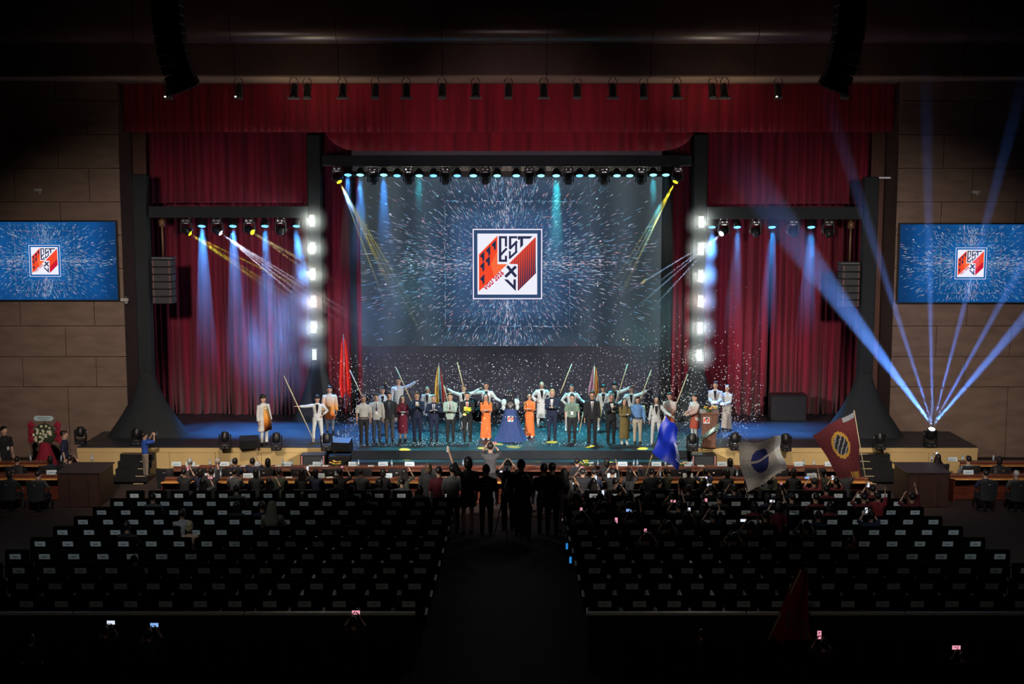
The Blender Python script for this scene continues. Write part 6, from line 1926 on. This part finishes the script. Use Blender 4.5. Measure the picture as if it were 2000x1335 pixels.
# extra points: pale slumped figure and blond head in the left block
pale = seated((P(530, 1040, 31.6).x, 31.75, floor_z(31)), 'large pale-haired figure seen from behind in the left block', 0, None, H=1.9, top=cloth('straw_cloth', (.20, .19, .13)), hair='longback', hairm=mat('straw_hair', (.17, .16, .11), .7), sleeve=1.0)
seated((P(352, 1020, 31.2).x, 31.4, floor_z(31)), 'person in a pale white shirt bending in the left block', 0, None, top=AUD_SHIRTS[4], sleeve=1.0)
seated((P(372, 1050, 29.8).x, 29.75, floor_z(29.5)), 'person with a blond bob sitting in the left block', 0, None, fem=True, hair='bob', hairm=HAIRB)
for i, (px, py, nm) in enumerate(((866, 1062, 'left'), (861, 1088, 'left'), (853, 1116, 'left'), (1107, 1086, 'right'), (1114, 1114, 'right'))):
    z = .5
    for _ in range(5): g = G(px, py, z); z = floor_z(g.y)
    t = thing('aisle_light', 'small blue marker light on a black post at the %s side of the aisle, %s' % (nm, ['farthest', 'middle', 'nearest', 'farther', 'nearer'][i]), 'lamp', g)
    m = MB(); m.box((0, 0, .19), (.07, .07, .38), bev=.01); m.obj('post', M_plastic, t)
    m = MB(); m.box((0, -.038, .28), (.055, .012, .16), bev=.003); m.obj('lens', emat('aisle_blue', (.02, .22, .62), 1.0), t)
# people standing in the rows
mf = stand_flat(1716, 963, 33.2, 'person in a red shirt holding up the maroon flag', face=150, zf=floor_z(33.2), top=cloth('bright_maroon_shirt', (.22, .012, .02)), arms=(((.10, .40, 1.75), (.8, .1, -1)), ((.12, .42, 1.45), (.8, .1, -1))))
stand_flat(1522, 985, 32.0, 'person in a dark red shirt standing among the right rows', face=180, zf=floor_z(32.0), top=AUD_SHIRTS[3], hair='bob')
stand_flat(1660, 1052, 29.0, 'person in dark red standing low in the right block with raised arm', face=180, zf=floor_z(29), top=AUD_SHIRTS[3], arms=('up', 'down'))
sf = stand_flat(1540, 985, 34.6, 'person in black swinging the grey flag', face=185, zf=floor_z(34.6), arms=('pole', 'pole'))
lp = stand_flat(262, 1085, 25.6, 'person in black with a pale hem standing alone in the left block', face=180, zf=floor_z(25.6), bottom=cloth('dim_skirt', (.05, .04, .03)))
for i, (px, pyt, D, lab) in enumerate(((205, 1225, 20.6, 'phone-holding figure left of the pale rail in the rear block'), (690, 1205, 20.4, 'figure filming over the pale rail, left of the aisle'), (60, 1240, 20.0, 'figure at the far left of the rear block'), (1610, 1250, 19.5, 'figure below the dark red flag in the rear block'), (1880, 1275, 19.6, 'figure at the far right of the rear block'), (1370, 1230, 20.6, 'figure in the dark right of the aisle in the rear block'), (290, 1230, 20.0, 'figure with raised arms beside the left pale rail'))):
    f_ = stand_flat(px, pyt, D, lab, face=180, zf=floor_z(D), arms=('phone', 'phone') if i in (0, 1, 3, 4, 6) else ('down', 'down'))
    if f_ and i in (0, 1, 3, 4, 6):
        J = PJ[f_.name]; phone(world(f_, (J['wrL'] + J['wrR']) / 2 + Vector((0, -.1, .06))), 'small lit phone raised by the ' + lab.replace('phone-holding ', ''), [2, 1, 0, 1, 1, 1, 0][i], rz=0, port=i == 3)

# flags among the audience
def big_flag(label, px_pts, D, cloths, staff, wave, seed, holder_rz=0, emb=None):
    """cloth grid between four corners given on its own plane; staff from a to b"""
    (tl, tr, br, bl_) = [P(x, y, D + dd) for x, y, dd in px_pts]
    a, b = P(staff[0], staff[1], D + staff[4]), P(staff[2], staff[3], D + staff[4])
    t = thing('flag', label, 'flag', b)
    m = MB(); m.tube([a - b, (0, 0, 0)], [.014, .019], 8); m.obj('staff', M_bam, t)
    n = 52; R_ = 40; vs = []; fs = []; mi = []
    rr = random.Random(seed)
    for side in (0, 1):
        for i in range(R_):
            for j in range(n):
                u = j / (n - 1); v = i / (R_ - 1)
                p = (tl * (1 - u) + tr * u) * (1 - v) + (bl_ * (1 - u) + br * u) * v
                o = wave * (math.sin(u * 7 + v * 3 + seed) * .6 + math.sin(v * 9 - u * 2.5 + seed) * .4)
                p = p + Vector((wave * .35 * math.sin(v * 8 + seed), o + side * .01, wave * .35 * math.sin(u * 8 + seed)))
                vs.append(p - b)
    for i in range(R_ - 1):
        for j in range(n - 1):
            k = i * n + j
            q = 0
            if emb: q = emb((j + .5) / (n - 1), (i + .5) / (R_ - 1))
            fs.append((k, k + n, k + n + 1, k + 1)); mi.append(q)
            k += R_ * n; fs.append((k, k + 1, k + n + 1, k + n)); mi.append(q)
    m = MB(); m.add(vs, fs, smooth=True); m.mi = mi; m.obj('cloth', cloths, t)
    return t
RB = mat('royal_blue_satin', (.004, .022, .38), .5, var=.25, scale=3); PW = cloth('pale_emblem', (.55, .60, .70))
big_flag('royal blue flag with a pale edge emblem lifted in front of the stage', ((1298, 812, 0), (1322, 835, .1), (1326, 918, .1), (1274, 884, 0)), 38.5, [RB, PW], (1262, 930, 1300, 812, 0.02)[0:0] or (1299, 812, 1258, 935, .03), .09, 2, emb=lambda u, v: 1 if (u > .84 and .38 < v < .85 and int(v * 40) % 3 != 0) else 0)
GF = cloth('grey_flag_cloth', (.55, .51, .48)); NB = cloth('navy_emblem', (.03, .04, .22)); WF = cloth('white_flag_edge', (.85, .87, .9))
big_flag('large pale grey flag with a navy blue round emblem waving over the right rows', ((1440, 868, 0), (1522, 852, .2), (1534, 918, .2), (1458, 962, 0)), 36.5, [GF, NB, WF], (1456, 952, 1470, 1000, .03), .12, 1, emb=lambda u, v: 1 if ((u - .48) / .22) ** 2 + ((v - .45) / .28) ** 2 < 1 and not (.40 < v < .47) else (2 if u > .86 and v < .8 else 0))
MF = cloth('maroon_flag_cloth', (.13, .018, .022)); SV = cloth('silver_emblem', (.32, .34, .38)); GO = cloth('gold_letters', (.62, .34, .05)); BKE = cloth('black_emblem', (.02, .02, .025))
def memb(u, v):
    # staff is on the right, the cloth is stretched between the tip and the far corners
    r = ((u - .50) / .24) ** 2 + ((v - .42) / .24) ** 2
    if .55 < r < 1.0: return 3 if u < .45 else 2
    if r <= .55: return 1 if int((u + v) * 22) % 3 == 0 else 4
    if v > .90 and .55 < u < .93 and int(u * 44) % 4 != 0: return 3
    if v < .07 and u > .72: return 1
    return 0
t = big_flag('maroon flag with a round silver and gold emblem on a pale pole at the right', ((1588, 848, 0), (1668, 804, .1), (1684, 930, .1), (1640, 934, .0)), 36.2, [MF, SV, GO, GO, BKE], (1668, 801, 1700, 990, .05), .06, 4, emb=memb)
RF = cloth('dark_red_flag_cloth', (.30, .006, .008)); RW = cloth('dim_letter', (.13, .12, .09))
big_flag('dark red flag with pale block lettering in the unlit rear block', ((1560, 1112, 0), (1575, 1112, .1), (1590, 1312, .1), (1506, 1240, 0)), 21.0, [RF, RW], (1565, 1112, 1500, 1250, .03), .06, 7, emb=lambda u, v: 1 if (.55 < v < .78 and .2 < u < .9 and int(u * 20) % 4 < 2) else 0)

extra_chairs = [copy_tree(ch0, loc=(P(px, 930, D).x, D - .1, 0), rz=0, label='black chair at the %s edge counters, %s' % (nm, ORD[i]), group='chairs at the side counters')
                for nm, lst in (('left', ((35, 41.2), (100, 41.3), (138, 41.4), (20, 39.2), (75, 39.1))), ('right', ((1830, 41.6), (1890, 41.3), (1950, 41.2), (1925, 39.2), (1985, 39.1)))) for i, (px, D) in enumerate(lst)]
def finish_audience():
    for v, loc, lab, grp, sh in LATER:
        c = copy_tree(protos[v], loc=loc, rz=PI + R.uniform(-.25, .25), label=lab, group=grp)
        for ch in c.children:
            if ch.type == 'MESH' and ch.name.startswith('shirt'):
                ch.material_slots[0].link = 'OBJECT'; ch.material_slots[0].material = AUD_SHIRTS[sh]
run_jobs()
finish_audience()
bpy.data.collections.remove(TMPC)
